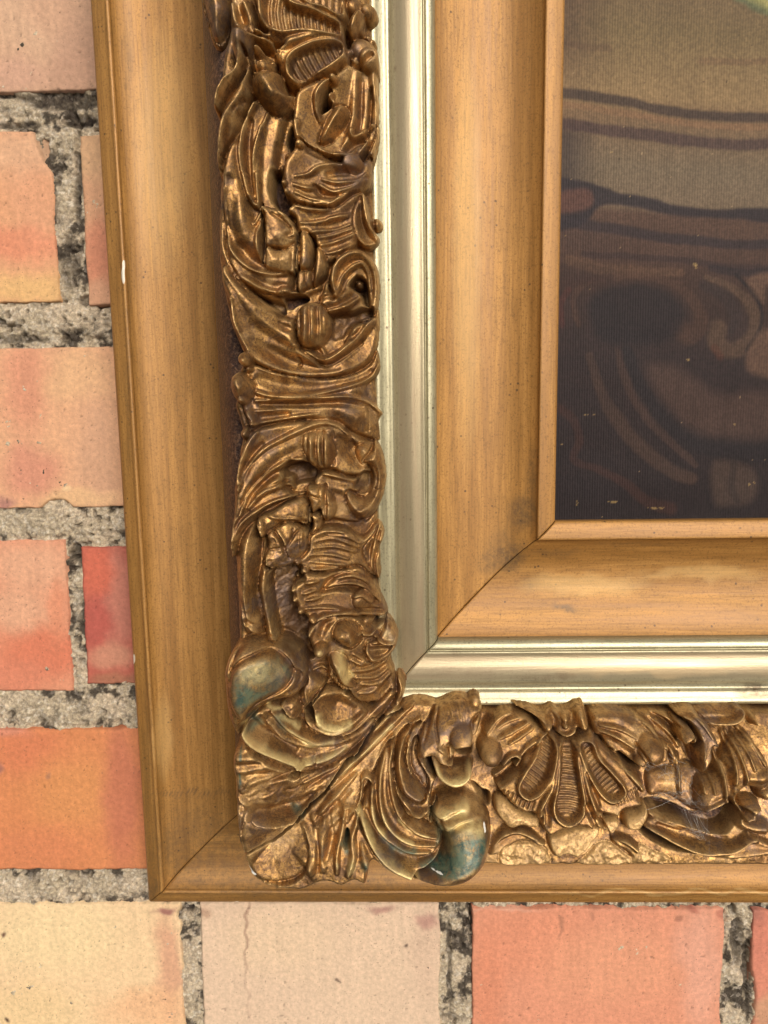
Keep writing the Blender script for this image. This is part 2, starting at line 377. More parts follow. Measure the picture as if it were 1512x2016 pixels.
for side in (0, 1):      # raw pine carcass behind the gilt faces
    end = LEFT_TOP if side == 0 else RIGHT_END; Wl = np.array([2, 233, 240, 345, 400, 560, 600, 640, 672, 850, 890.0]); Hl = np.array([-30, -34, 5, 50, 84, 150, 140, 20, -122, -122, -125.0])
    t = np.linspace(0, 1, 3); Ag = -Wl[None, :] + (end + Wl[None, :]) * t[:, None]; Wg = np.broadcast_to(Wl, Ag.shape); Hg = np.broadcast_to(Hl, Ag.shape)
    Pf = np.stack([-Wg, -Hg, Ag] if side == 0 else [Ag, -Hg, -Wg], -1); Pb = Pf.copy(); Pb[..., 1] = 205
    V = np.concatenate([Pf.reshape(-1, 3), Pb.reshape(-1, 3)]) * S; ia = np.arange(Pf.shape[0] * Pf.shape[1]).reshape(Ag.shape); ib = ia + ia.size
    F = [grid_faces(ia), grid_faces(ib)]
    for e1, e2 in ((ia[:, 0], ib[:, 0]), (ia[:, -1], ib[:, -1]), (ia[0], ib[0]), (ia[-1], ib[-1])): F.append(np.stack([e1[:-1], e1[1:], e2[1:], e2[:-1]], -1))
    if side == 0: MAT['pine'] = simple_mat('dark_raw_pine', (0.05, 0.03, 0.018), 0.8)
    mesh_np('carcass', V, np.concatenate(F), MAT['pine'], FRAME, smooth=False)
# ------------------------------------------------------------------ carved relief
def href(Wv):
    return np.interp(Wv, [330, 346, 400, 573, 620, 760], [74, 82, 126, 224, 236, 242])
def at_relief(px, py, h=0.0):
    H = np.full(np.shape(px), 150.0)
    for _ in range(30):
        x, z = at_h(px, py, H); Wv = np.maximum(-x, -z); H = 0.5 * H + 0.5 * (href(Wv) + h)
    x, z = at_h(px, py, H); return np.stack([x, z], -1)
RES = 1.45
GX0, GZ0 = -745.0, -800.0
GNX, GNZ = int(1330 / RES), int(1990 / RES)
xs = GX0 + np.arange(GNX) * RES; zs = GZ0 + np.arange(GNZ) * RES
GXX, GZZ = np.meshgrid(xs, zs, indexing='ij')
Zr = np.zeros(GXX.shape, np.float32); MSK = np.zeros(GXX.shape, bool); PID = np.zeros(GXX.shape, np.int16)
PNT = np.zeros(GXX.shape + (4,), np.float32)      # gold, teal, white, dark
LBL = []
_o = (0.0, 0.0, 1.0)
def region(x, y, s=400 / 1512):
    global _o; _o = (x, y, s)
hcur = 10.0
def conv(P, h=None):
    h = hcur if h is None else h * 1.22
    P = np.asarray(P, float)[:, :2]; return at_relief(_o[0] + P[:, 0] * _o[2], _o[1] + P[:, 1] * _o[2], h)
def box(P, pad):
    x0 = max(0, int((P[:, 0].min() - pad - GX0) / RES)); x1 = min(GNX, int((P[:, 0].max() + pad - GX0) / RES) + 2)
    z0 = max(0, int((P[:, 1].min() - pad - GZ0) / RES)); z1 = min(GNZ, int((P[:, 1].max() + pad - GZ0) / RES) + 2)
    return (slice(x0, x1), slice(z0, z1)) if x1 > x0 + 1 and z1 > z0 + 1 else None
cur = 0
def A(name, pts, h, edge=9, drop=16, dome=0.0, tilt=(0, 0), rough=0.0, sharp=False, rim=0.0, rimw=5, label=None):
    """one modelled piece: an outlined mass with a rolled edge, domed (or cupped if negative), laid over what is there"""
    global cur, hcur
    drop = drop * 1.1; P = conv(pts, h - drop * 0.45); hcur = h * 1.22 + dome * .6 + 2
    P = P if sharp else smooth_pts(P, 5, True)
    b = box(P, 4)
    LBL.append((name, label)); cur = len(LBL)
    if b is None: return
    X, Y = GXX[b], GZZ[b]; d = poly_dist(X, Y, P)
    wob = (fbm(X, Y, 7, 2, 3) - .5) * 1.6; d = d + wob
    ins = d > 0; 
    if not ins.any(): return
    dm = max(d.max(), 1e-3); q = np.clip(d / edge, 0, 1); e = np.sqrt(np.clip(1 - (1 - q) ** 2, 0, 1))
    cx, cz = P.mean(0)
    z = h - drop * (1 - e) + dome * sstep(0, 1, np.clip(d / dm, 0, 1) ** 0.8) + tilt[0] * (X - cx) + tilt[1] * (Y - cz)
    if rim: z = z + rim * np.exp(-((d - rimw) / (rimw * 0.55)) ** 2)
    if rough: z = z + rough * (fbm(X, Y, 9, 4, 11, .6) - .5) * 2
    Zr[b] = np.where(ins, z, Zr[b]); MSK[b] |= ins; PID[b] = np.where(ins, cur, PID[b])
def R(pts, w, h, prof='s', clip=None):
    """a rib, lip, fold or (h negative) groove; w, h are numbers or start-mid-end lists"""
    P0 = conv(pts); P = smooth_pts(P0, 5)
    t = np.linspace(0, 1, len(P)); sc = _o[2] * 1.12
    Wd = np.interp(t, np.linspace(0, 1, np.size(w)), np.atleast_1d(w)) * sc * 1.25 + 0.9; Hh = np.interp(t, np.linspace(0, 1, np.size(h)), np.atleast_1d(h)) * 0.84
    b = box(P, Wd.max() * 1.1)
    if b is None: return
    q, hh = seg_ratio(GXX[b], GZZ[b], P, Wd, Hh); q = np.clip(q, 0, 1)
    f = {'s': (1 - q * q) ** 2, 'r': np.sqrt(1 - q * q), 'k': (1 - q) ** 1.2}[prof]
    Zr[b] += np.where(MSK[b], hh * f, 0)
def B(x, y, r, h, name=None):
    """a bead or knob"""
    P = conv([(x, y)]); rr = r * _o[2] * 1.1; b = box(P, rr + 1)
    if b is None: return
    d = np.hypot(GXX[b] - P[0, 0], GZZ[b] - P[0, 1]) / rr; ins = d < 1
    if name:
        global cur
        LBL.append((name, None)); cur = len(LBL); PID[b] = np.where(ins, cur, PID[b]); MSK[b] |= ins
    z = Zr[b]; base = np.median(z[ins]) if ins.any() else 0
    Zr[b] = np.where(ins & MSK[b], np.maximum(z, base + h * np.sqrt(np.clip(1 - d * d, 0, 1)) - 1), z)
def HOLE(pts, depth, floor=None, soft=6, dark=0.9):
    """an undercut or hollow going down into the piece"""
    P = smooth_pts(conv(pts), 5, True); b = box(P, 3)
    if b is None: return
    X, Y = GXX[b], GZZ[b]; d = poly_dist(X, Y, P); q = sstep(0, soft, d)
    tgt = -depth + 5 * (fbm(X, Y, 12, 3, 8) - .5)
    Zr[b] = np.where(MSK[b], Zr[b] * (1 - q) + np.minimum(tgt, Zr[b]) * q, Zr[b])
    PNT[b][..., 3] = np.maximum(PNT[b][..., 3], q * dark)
def C(ch, pts, w=None, a=1.0, soft=8):
    """surface colour: ch 0 rubbed gold, 1 verdigris, 2 chipped gesso, 3 dark brown in hollows and troughs; polygon, or a stroke if w is given"""
    P = conv(pts)
    if w is not None:
        P = smooth_pts(P, 5) if len(P) > 2 else P; ww = w * _o[2] * 1.1; b = box(P, ww + 2)
        if b is None: return
        q, _ = seg_ratio(GXX[b], GZZ[b], P, np.full(len(P), ww), np.zeros(len(P))); v = a * (1 - sstep(0.12, .85, q + .5 * (fbm(GXX[b], GZZ[b], 14, 3, 21) - .5)))
    else:
        P = smooth_pts(P, 5, True); b = box(P, 3)
        if b is None: return
        v = a * sstep(0, soft, poly_dist(GXX[b], GZZ[b], P) + 8 * (fbm(GXX[b], GZZ[b], 16, 4, 23) - .5))
    PNT[b][..., ch] = np.maximum(PNT[b][..., ch], v)
def lobe(pts, ax, n, rimh=9, depth=9, half=34, ribh=5):
    """a sunk shell lobe with a raised rim and cross ribs"""
    P = smooth_pts(conv(pts), 5, True); b = box(P, 12); X, Y = GXX[b], GZZ[b]; d = poly_dist(X, Y, P)
    Zr[b] += np.where(MSK[b], rimh * np.exp(-((d + 1.5) / 3.2) ** 2) - depth * sstep(1, 7, d), 0)
    a, c = np.array(ax[0], float), np.array(ax[1], float); u = (c - a) / np.hypot(*(c - a)); nrm = np.array([-u[1], u[0]])
    A2 = conv([a, c]); du = (A2[1] - A2[0]); L = np.hypot(*du); du /= L
    s = ((X - A2[0, 0]) * du[0] + (Y - A2[0, 1]) * du[1]) / L * n
    cx = (X - A2[0, 0]) * -du[1] + (Y - A2[0, 1]) * du[0]
    s = s + 0.25 * (fbm(X, Y, 25, 2, 5) - .5) - 0.0006 * cx * cx
    Zr[b] += np.where(MSK[b], ribh * (np.abs(np.sin(math.pi * s)) - .5) * sstep(2, 6, d), 0)
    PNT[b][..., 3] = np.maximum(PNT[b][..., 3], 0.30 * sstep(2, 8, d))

# ---- ground of the two runs
region(0, 0, 1.0)
A('relief_ground', [(450, -80), (452, 60), (440, 110), (432, 200), (430, 260), (433, 330), (432, 400), (430, 500), (437, 560), (455, 640), (480, 700), (470, 740), (462, 800), (478, 850), (470, 900), (460, 960),
  (460, 1050), (466, 1150), (470, 1250), (480, 1330), (600, 1420), (740, 1420), (780, 1380), (778, 1330), (775, 1290), (770, 1220), (755, 1190), (745, 1150), (748, 1100), (752, 1060), (748, 1030), (752, 1000), (757, 930), (752, 880),
  (745, 850), (748, 800), (744, 750), (742, 650), (748, 600), (745, 540), (740, 490), (741, 420), (733, 340), (737, 300), (745, 200), (746, 130), (742, 80), (733, 30), (737, -80)], 2, edge=12, drop=22, rough=1.2, sharp=True)
A('relief_ground', [(790, 1386), (870, 1388), (945, 1388), (1100, 1388), (1300, 1389), (1540, 1390), (1700, 1391), (1700, 1701), (1512, 1699), (1300, 1698), (1100, 1698), (965, 1697), (900, 1690), (800, 1640), (720, 1560), (700, 1480), (720, 1420)], 2, edge=7, drop=24, rough=1.2, sharp=True)

# ---- left run, from the top
region(380, 0)
A('leaf_cushion', [(70, -150), (80, 60), (110, 180), (150, 300), (215, 330), (280, 230), (320, 130), (300, 0), (330, -150)], -22, edge=30, drop=20, dome=14)
A('shell', [(470, -250), (470, 40), (490, 170), (560, 240), (440, 250), (560, 320), (680, 340), (620, 400), (640, 520), (700, 620), (760, 660), (900, 640), (1020, 560), (1160, 500), (1200, 400), (1130, 300), (1150, 150), (1130, 0), (1180, -250)], 34, edge=12, drop=20, dome=8)
lobe([(700, -260), (510, -100), (500, 90), (540, 170), (640, 228), (830, 228), (1075, 258), (1095, 200), (1070, 165), (900, 95), (700, 10)], ((500, 110), (1090, 190)), 12, ribh=6)
lobe([(900, -160), (800, -60), (860, 30), (980, 60), (1090, 110), (1120, 60), (1100, -100)], ((800, 0), (1100, 60)), 6, ribh=3)
lobe([(1105, 325), (980, 318), (850, 350), (745, 400), (702, 470), (712, 540), (765, 598), (840, 600), (950, 520), (1075, 440), (1120, 390)], ((700, 540), (1120, 370)), 10)
R([(590, 330), (660, 322), (760, 300), (880, 275), (1060, 278)], [16, 26, 12], [10, 12, 6])
R([(330, 130), (390, 190), (470, 230), (560, 290)], [30, 30, 12], [12, 10, 5])
R([(360, -40), (400, 60), (420, 150), (480, 220)], [30, 34, 20], [26, 22, 10])
R([(250, -60), (275, 60), (300, 130)], 16, 14)
A('curled_leaf', [(290, 230), (360, 210), (470, 260), (580, 300), (600, 345), (560, 350), (470, 320), (420, 380), (400, 460), (330, 570), (260, 660), (220, 730), (190, 810), (150, 800), (155, 700), (200, 600), (290, 520), (310, 440), (280, 330)], 40, edge=12, drop=26, dome=6)
R([(340, 240), (350, 290), (400, 320)], 30, 8); R([(340, 500), (250, 600), (200, 690)], [20, 30, 22], [4, 9, 5])
A('leaf_blade', [(390, 400), (440, 480), (420, 600), (440, 720), (380, 860), (330, 960), (300, 1050), (240, 1180), (215, 1300), (190, 1290), (172, 1150), (185, 980), (220, 830), (270, 740), (350, 620), (400, 500)], 26, edge=10, drop=20, dome=10)
R([(370, 730), (290, 830), (250, 960), (225, 1120)], [10, 12, 6], [-13, -14, -6], 'k'); R([(330, 770), (250, 880), (205, 1020), (190, 1160)], [16, 22, 10], [8, 10, 5])
A('scroll_leaf', [(470, 740), (390, 900), (300, 1060), (235, 1200), (215, 1320), (230, 1560), (260, 1900), (330, 2050), (420, 2140), (560, 2190), (740, 2180), (760, 1800), (700, 1580), (620, 1480), (640, 1200), (680, 1000), (700, 860), (600, 800)], 20, edge=10, drop=26, dome=-6)
R([(465, 780), (400, 900), (368, 1060), (368, 1230), (410, 1420), (460, 1540)], [10, 15, 8], [14, 17, 8]); R([(560, 850), (500, 990), (458, 1160), (445, 1300), (460, 1480)], [8, 12, 8], [10, 12, 8], 'k')
R([(420, 900), (395, 1080), (410, 1280), (440, 1440)], [20, 30, 14], [-9, -12, -5])
R([(520, 960), (480, 1130), (475, 1330), (490, 1540)], [18, 26, 14], [8, 12, 8])
R([(300, 1100), (290, 1300), (300, 1500), (340, 1750)], [40, 55, 50], [8, 12, 12])
A('bulb', [(460, 520), (560, 512), (650, 530), (680, 600), (705, 680), (760, 720), (740, 800), (650, 855), (560, 830), (490, 750), (435, 660), (430, 580)], 44, edge=34, drop=32, dome=16)
R([(650, 560), (680, 640), (690, 700)], 10, -4)
B(505, 420, 62, 34, 'bead'); B(470, 350, 26, 26); R([(420, 470), (430, 380), (480, 335), (545, 345)], 12, 12)
R([(600, 318), (590, 350), (580, 385)], 14, 16)
R([(550, 380), (600, 440), (700, 480)], 40, -6)
# right-hand bowl and folds
A('acanthus_leaf', [(760, 720), (800, 660), (930, 600), (1050, 560), (1150, 480), (1200, 420), (1320, 400), (1390, 480), (1385, 640), (1385, 900), (1375, 1060), (1300, 1150), (1180, 1220), (1000, 1200), (860, 1120), (780, 1080), (745, 960), (740, 860)], 30, edge=9, drop=24, dome=-12)
R([(1060, 600), (980, 640), (925, 720), (925, 830), (945, 900)], [10, 20, 10], [14, 18, 8]); B(1045, 608, 24, 16)
HOLE([(1010, 650), (940, 750), (930, 840), (990, 820), (1045, 770), (1010, 730), (1040, 680)], 22, dark=.6)
R([(1020, 700), (1020, 745), (1050, 775)], 18, 14)
A('bud', [(1060, 780), (1140, 785), (1180, 870), (1140, 950), (1080, 1010), (1020, 1075), (950, 1090), (930, 1030), (960, 950), (1005, 850)], 34, edge=26, drop=22, dome=14)
R([(770, 880), (755, 950), (800, 1040), (870, 1100), (980, 1140), (1110, 1150), (1210, 1120), (1290, 1020)], [14, 24, 14], [10, 20, 10])
R([(1220, 500), (1200, 700), (1190, 850), (1150, 1000), (1110, 1080)], [20, 34, 14], [5, 16, 6]); R([(1250, 560), (1240, 760), (1230, 920)], [14, 20, 12], [-4, -10, -4])
R([(1340, 450), (1345, 620), (1370, 760), (1375, 950), (1350, 1100)], [30, 18, 22], [16, 10, 18]); R([(1325, 640), (1310, 880), (1280, 1010), (1200, 1150)], [8, 12, 8], [-16, -20, -10], 'k')
R([(1175, 960), (1180, 1000), (1240, 990), (1330, 920)], 14, 16); R([(1140, 1090), (1190, 1050), (1260, 1020)], 18, -12)
B(1270, 350, 82, 30, 'knob'); B(1330, 440, 70, 22); R([(1130, 300), (1160, 420), (1240, 470), (1330, 420)], 14, -14)
A('knob', [(1150, 170), (1190, 90), (1250, 80), (1280, 140), (1250, 230), (1190, 290), (1155, 250)], 40, edge=12, drop=22, dome=8)
B(1255, 170, 32, 12); B(1298, 208, 24, 16, 'bead'); B(1330, 248, 30, 22, 'bead'); B(1300, 20, 60, 30, 'knob'); B(1200, -30, 60, 20)
A('edge_leaf', [(1340, 1060), (1378, 900), (1390, 1000), (1365, 1150), (1330, 1260), (1230, 1330), (1050, 1340), (940, 1380), (890, 1350), (990, 1300), (1130, 1290), (1240, 1230)], 34, edge=8, drop=20, dome=4)
HOLE([(700, 880), (750, 870), (745, 950), (780, 1060), (720, 1080), (670, 1020), (680, 940)], 20, dark=.5)
R([(745, 880), (728, 960), (770, 1040)], 10, 16)
A('scallop_leaf', [(800, 1050), (860, 1095), (960, 1140), (1080, 1190), (1180, 1180), (1260, 1200), (1330, 1180), (1340, 1300), (1310, 1400), (1200, 1480), (1100, 1560), (950, 1580), (820, 1560), (740, 1500), (690, 1440), (670, 1350), (665, 1260), (690, 1180), (740, 1110)], 34, edge=11, drop=26, dome=-7)
for x, y, r in ((795, 1075, 26), (700, 1130, 24), (655, 1225, 24), (648, 1300, 20), (678, 1360, 20), (690, 1420, 22), (735, 1500, 24)): B(x, y, r, 15)
R([(860, 1120), (960, 1160), (1100, 1190), (1190, 1180)], [16, 22, 12], [-8, -10, -4]); B(1190, 1215, 60, 12)
for k, pts in enumerate([[(760, 1310), (860, 1290), (940, 1240), (1060, 1220)], [(750, 1370), (850, 1400), (900, 1390)], [(940, 1370), (1050, 1430), (1180, 1400), (1290, 1340)], [(760, 1430), (900, 1490), (1060, 1490), (1250, 1400)], [(960, 1330), (1080, 1360), (1220, 1350), (1300, 1290)], [(800, 1490), (920, 1530), (1060, 1520), (1160, 1470)]]):
    R(pts, [7, 15, 7], [5, 11, 4])
R([(900, 1380), (960, 1440), (1060, 1460)], [14, 26, 12], [-10, -14, -4]); R([(1000, 1290), (1110, 1270), (1230, 1280)], [14, 24, 10], [-10, -16, -4])
HOLE([(575, 1225), (640, 1235), (655, 1340), (690, 1440), (740, 1520), (690, 1570), (600, 1520), (545, 1400), (550, 1280)], 34)

region(380, 350)
R([(215, 60), (205, 200), (230, 420), (300, 565), (420, 668), (560, 706), (700, 703)], [8, 12, 8], [9, 13, 8], 'k')
R([(262, 0), (255, 200), (290, 400), (380, 560), (500, 640)], [30, 70, 30], [-8, -20, -6])
R([(370, 120), (360, 300), (420, 480), (500, 600)], [30, 60, 30], [6, 12, 4])
R([(185, 300), (195, 500), (280, 690), (400, 765), (520, 830), (640, 860), (780, 850)], [16, 30, 16], [8, 16, 8])
R([(300, 700), (420, 760), (560, 800), (700, 800)], [20, 44, 20], [-4, -10, -3])
R([(375, -40), (400, 80), (440, 170), (500, 230)], [10, 14, 8], [14, 16, 6], 'k'); R([(470, -40), (480, 190)], [10, 8], [12, 6], 'k')
A('striped_leaf', [(700, 240), (770, 190), (900, 215), (1040, 225), (1200, 120), (1280, 130), (1240, 300), (1230, 440), (1180, 540), (1080, 600), (990, 640), (940, 560), (880, 430), (790, 400), (760, 300)], 30, edge=9, drop=18, dome=-9)
for pts in ([(760, 210), (880, 240), (1010, 230), (1100, 160)], [(830, 420), (930, 400), (1060, 385), (1180, 345)], [(930, 450), (1060, 420), (1190, 380)], [(950, 505), (1080, 470), (1210, 420)], [(990, 565), (1090, 545), (1230, 475)], [(800, 340), (940, 330), (1150, 290)], [(1000, 300), (1090, 290), (1160, 270)]):
    R(pts, [6, 14, 7], [4, 9, 4])
A('leaf_sliver', [(1265, 120), (1300, 200), (1330, 360), (1390, 440), (1370, 500), (1300, 520), (1230, 470), (1190, 350), (1200, 220)], 30, edge=7, drop=14, dome=-14)
R([(1270, 130), (1280, 260), (1320, 390), (1370, 470)], [12, 22, 14], [10, 17, 8]); B(1362, 340, 46, 26, 'knob'); R([(1345, 300), (1350, 370), (1375, 410)], 9, -12, 'k')
# sugary broken patches of composition
A('composition_patch', [(510, 215), (640, 240), (720, 300), (760, 380), (775, 430), (770, 485), (690, 522), (600, 520), (540, 505), (532, 400), (520, 300)], 34, edge=4, drop=10, dome=7, rough=1.6)
A('composition_patch', [(540, 515), (620, 535), (700, 530), (785, 480), (775, 690), (700, 705), (620, 690), (535, 655)], 32, edge=4, drop=10, dome=6, rough=1.2)
A('composition_patch', [(800, 405), (870, 425), (890, 520), (885, 620), (860, 675), (795, 690), (790, 560)], 34, edge=7, drop=14, dome=6)
A('composition_patch', [(920, 510), (975, 550), (1003, 620), (990, 700), (940, 770), (890, 800), (885, 690), (900, 600)], 32, edge=7, drop=14, dome=5)
A('composition_patch', [(770, 700), (860, 690), (890, 720), (885, 800), (830, 830), (790, 850), (765, 800)], 26, edge=5, drop=12, dome=4)
R([(505, 300), (475, 400), (480, 540), (525, 640)], [10, 18, 8], [10, 16, 6], 'k'); R([(528, 260), (530, 450), (532, 650)], [5, 7, 5], [-16, -20, -14], 'k'); R([(450, 330), (500, 240), (520, 215)], 8, 8, 'k')
R([(590, 270), (680, 330), (740, 400), (700, 440), (760, 450)], 6, -7, 'k'); R([(640, 250), (720, 320), (765, 400)], [10, 16, 10], [5, 8, 4]); R([(700, 300), (745, 350)], 8, -7, 'k'); R([(725, 380), (760, 370)], 6, -6, 'k')
R([(740, 530), (735, 680)], 5, -5, 'k'); R([(650, 545), (655, 690)], 4, -4, 'k'); R([(770, 690), (765, 790), (780, 840)], 6, -14, 'k'); R([(900, 440), (900, 600), (895, 790)], [8, 14, 8], [-12, -16, -10]); R([(835, 700), (840, 800)], 5, -5)
R([(640, 860), (660, 820), (720, 850), (790, 855), (850, 830), (930, 800)], [14, 20, 12], [8, 14, 8])
# right scroll
A('scroll', [(1050, 900), (1015, 800), (1030, 680), (1100, 580), (1220, 540), (1320, 590), (1380, 690), (1392, 850), (1370, 1000), (1330, 1080), (1250, 1070), (1130, 1000), (1010, 1020), (940, 960), (960, 860), (1000, 760)], 30, edge=10, drop=22, dome=-4)
R([(1065, 880), (1035, 780), (1055, 660), (1125, 590), (1225, 565), (1320, 625), (1370, 740), (1375, 900), (1345, 1000)], [14, 44, 24], [10, 20, 12])
R([(1075, 860), (1110, 750), (1180, 670), (1255, 645), (1305, 720), (1318, 830)], [8, 14, 8], [7, 13, 6]); R([(1100, 860), (1130, 760), (1190, 700)], [14, 20, 12], [-6, -9, -4])
HOLE([(1150, 790), (1215, 720), (1290, 760), (1315, 860), (1320, 960), (1260, 940), (1240, 870), (1180, 830)], 14, dark=.75); B(1240, 775, 34, 26)
R([(940, 880), (1000, 860), (1060, 880)], 12, 8); R([(1000, 1000), (1130, 968), (1240, 890)], [10, 18, 8], [10, 16, 6])
R([(960, 940), (1060, 900), (1160, 850)], [20, 36, 20], [5, 10, 5])
HOLE([(1025, 1020), (1150, 1000), (1250, 960), (1345, 960), (1340, 1040), (1210, 1080), (1110, 1185), (1020, 1195)], 4, dark=.55)
# great crescent
A('crescent_leaf', [(240, 640), (310, 740), (450, 890), (560, 970), (690, 1045), (770, 1060), (780, 1235), (880, 1300), (980, 1348), (1080, 1290), (1150, 1190), (1210, 1100), (1330, 1050), (1385, 960), (1390, 1180), (1350, 1330), (1250, 1420), (1080, 1480), (850, 1490), (620, 1450), (450, 1370), (380, 1260), (300, 1100), (270, 920), (210, 760)], 26, edge=9, drop=26, dome=-12)
R([(320, 735), (450, 880), (560, 965), (690, 1045)], [10, 14, 10], [12, 16, 8], 'k'); R([(285, 900), (300, 1030), (340, 1150), (410, 1290)], [7, 10, 8], [8, 11, 7], 'k')
R([(240, 680), (330, 850), (470, 1010), (640, 1140), (760, 1230)], [20, 64, 30], [4, 13, 7]); R([(780, 1240), (880, 1305), (980, 1352), (1080, 1310), (1240, 1190), (1340, 1060)], [14, 24, 20], [14, 24, 16])
R([(800, 1270), (900, 1340), (980, 1385), (1090, 1345), (1250, 1230)], [12, 20, 12], [-9, -14, -6]); R([(450, 1220), (640, 1340), (860, 1420), (1060, 1420)], [30, 54, 30], [-4, -12, -4]); R([(500, 1000), (640, 1090), (740, 1140)], [20, 30, 14], [-3, -8, -3])
R([(1130, 1200), (1200, 1130), (1320, 1080)], [16, 44, 30], [4, 14, 8])
R([(780, 1330), (800, 1370), (790, 1400)], 7, -8, 'k')
HOLE([(325, 745), (420, 820), (540, 880), (650, 905), (680, 960), (665, 1020), (580, 970), (460, 880), (370, 800)], 24, soft=5)
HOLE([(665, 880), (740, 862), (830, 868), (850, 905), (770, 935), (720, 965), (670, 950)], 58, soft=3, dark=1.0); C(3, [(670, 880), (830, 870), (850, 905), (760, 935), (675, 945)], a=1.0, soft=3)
A('boss', [(770, 985), (830, 935), (910, 925), (970, 955), (1015, 1020), (1027, 1100), (995, 1190), (930, 1255), (850, 1265), (795, 1240), (765, 1150), (760, 1060)], 40, edge=12, drop=24, dome=10)
for x, w, h in ((785, 8, -8), (858, 7, -9), (915, 16, -13), (955, 8, -6)): R([(x, 960), (x + 6, 1090), (x, 1240)], [w * .6, w, w * .6], [h * .6, h, h * .6])
R([(830, 960), (835, 1090), (825, 1230)], [14, 18, 12], [5, 7, 4])
R([(930, 1250), (960, 1300), (985, 1350)], 14, 8); R([(320, 1330), (365, 1360), (390, 1400), (420, 1420)], 22, 24)

region(400, 680)
A('fold', [(350, 150), (430, 150), (560, 200), (830, 240), (1080, 215), (1230, 140), (1300, 20), (1320, 200), (1220, 300), (1240, 400), (1335, 495), (1320, 560), (1330, 700), (1250, 700), (1100, 640), (1000, 570), (860, 560), (640, 560), (430, 600), (360, 600), (330, 520), (360, 400), (300, 240)], 16, edge=9, drop=22, dome=4)
R([(365, 145), (480, 190), (650, 228), (850, 243)], [7, 12, 7], [9, 12, 5], 'k'); R([(420, 250), (600, 300), (850, 310), (1080, 270), (1240, 200)], [30, 60, 30], [-6, -14, -6])
R([(390, 345), (520, 378), (760, 372), (1000, 325), (1230, 250), (1305, 150)], [14, 16, 12], [14, 15, 10]); R([(1120, 330), (1230, 340), (1290, 420)], 44, 7)
R([(390, 412), (700, 400), (900, 388), (1100, 384), (1230, 425), (1335, 500)], [8, 14, 12], [10, 12, 16], 'k'); R([(420, 440), (700, 440), (1000, 430), (1180, 460)], [14, 24, 14], [-8, -13, -6])
R([(370, 490), (530, 484)], 6, 6, 'k'); R([(380, 590), (600, 552), (760, 522), (860, 510)], [12, 14, 8], [11, 10, 3]); R([(420, 535), (620, 515)], 22, -6); R([(1010, 480), (1150, 540), (1200, 640)], [40, 60, 30], [6, 12, 4])
R([(1240, 450), (1290, 560), (1310, 680)], 30, -10); R([(1230, 480), (1230, 640)], 5, -4); R([(1200, 500), (1210, 640)], 5, -4)
A('bulb', [(190, 290), (215, 215), (275, 195), (340, 225), (392, 290), (385, 370), (340, 420), (300, 440), (270, 440), (215, 380)], 38, edge=26, drop=30, dome=16)
R([(285, 420), (300, 500), (345, 560), (350, 620), (320, 660)], [24, 22, 30], [26, 24, 28]); A('bead', [(290, 620), (340, 600), (365, 640), (350, 690), (300, 700), (270, 670)], 22, edge=14, drop=18, dome=8)
B(310, 100, 44, 26, 'bead'); R([(320, 120), (330, 170)], 20, 18)
# arch of leaves
A('acanthus_leaf', [(350, 660), (430, 610), (640, 570), (860, 555), (1000, 580), (1100, 650), (1200, 700), (1290, 730), (1340, 850), (1200, 960), (1040, 960), (960, 920), (850, 930), (700, 860), (620, 880), (600, 1040), (650, 1080), (700, 1120), (500, 1190), (400, 1290), (320, 1400), (240, 1560), (205, 1560), (215, 1350), (240, 1150), (250, 960), (290, 800)], 24, edge=8, drop=20, dome=-5)
R([(262, 1080), (330, 900), (450, 775), (600, 692), (750, 622), (900, 572), (1010, 595), (1080, 655)], [10, 18, 12], [8, 16, 10]); R([(255, 1030), (285, 870), (350, 720), (400, 650)], [10, 18, 12], [10, 14, 8]); R([(290, 990), (340, 850), (430, 740)], [16, 26, 16], [-8, -14, -6])
R([(300, 1120), (400, 930), (520, 800), (700, 720)], [24, 50, 30], [4, 12, 6]); R([(275, 1270), (340, 1110), (470, 965), (610, 872), (740, 842)], [8, 12, 10], [10, 15, 12], 'k')
R([(300, 1180), (370, 1070), (500, 970), (650, 920)], [14, 36, 20], [-6, -14, -8]); R([(340, 1210), (420, 1120), (540, 1055), (640, 1040), (655, 1085)], [10, 16, 8], [8, 14, 8]); R([(400, 1120), (520, 1020), (620, 990)], [10, 18, 12], [6, 9, 5])
R([(230, 1450), (290, 1320), (430, 1215), (600, 1140), (740, 1112)], [10, 16, 8], [10, 14, 10], 'k'); R([(215, 1512), (228, 1360), (262, 1275), (330, 1262)], [10, 12, 6], [12, 10, 4]); R([(262, 1270), (320, 1262), (340, 1240)], 7, -7, 'k'); R([(630, 1070), (665, 1100), (670, 1140)], 6, -7, 'k')
HOLE([(560, 930), (640, 880), (760, 860), (850, 930), (825, 1020), (720, 1040), (660, 1060), (640, 1000), (600, 990)], 20, dark=.7)
A('boss', [(745, 660), (820, 640), (900, 645), (960, 690), (990, 760), (975, 850), (930, 910), (870, 920), (800, 890), (765, 830), (735, 750)], 36, edge=10, drop=22, dome=9)
for x, h in ((765, -8), (835, -9), (880, -15), (955, -7)): R([(x + 4, 650), (x, 760), (x + 10, 900)], [6, 11, 6], [h * .6, h, h * .6])
R([(800, 670), (800, 860)], 12, 5); R([(920, 660), (915, 880)], 14, 6)
R([(1000, 700), (1090, 780), (1150, 880)], [24, 60, 40], [-5, -16, -10])
A('bulb', [(1140, 760), (1210, 715), (1290, 760), (1320, 840), (1290, 900), (1220, 915), (1150, 850)], 30, edge=24, drop=14, dome=8)
R([(1090, 670), (1120, 760), (1090, 720)], 8, -7, 'k')
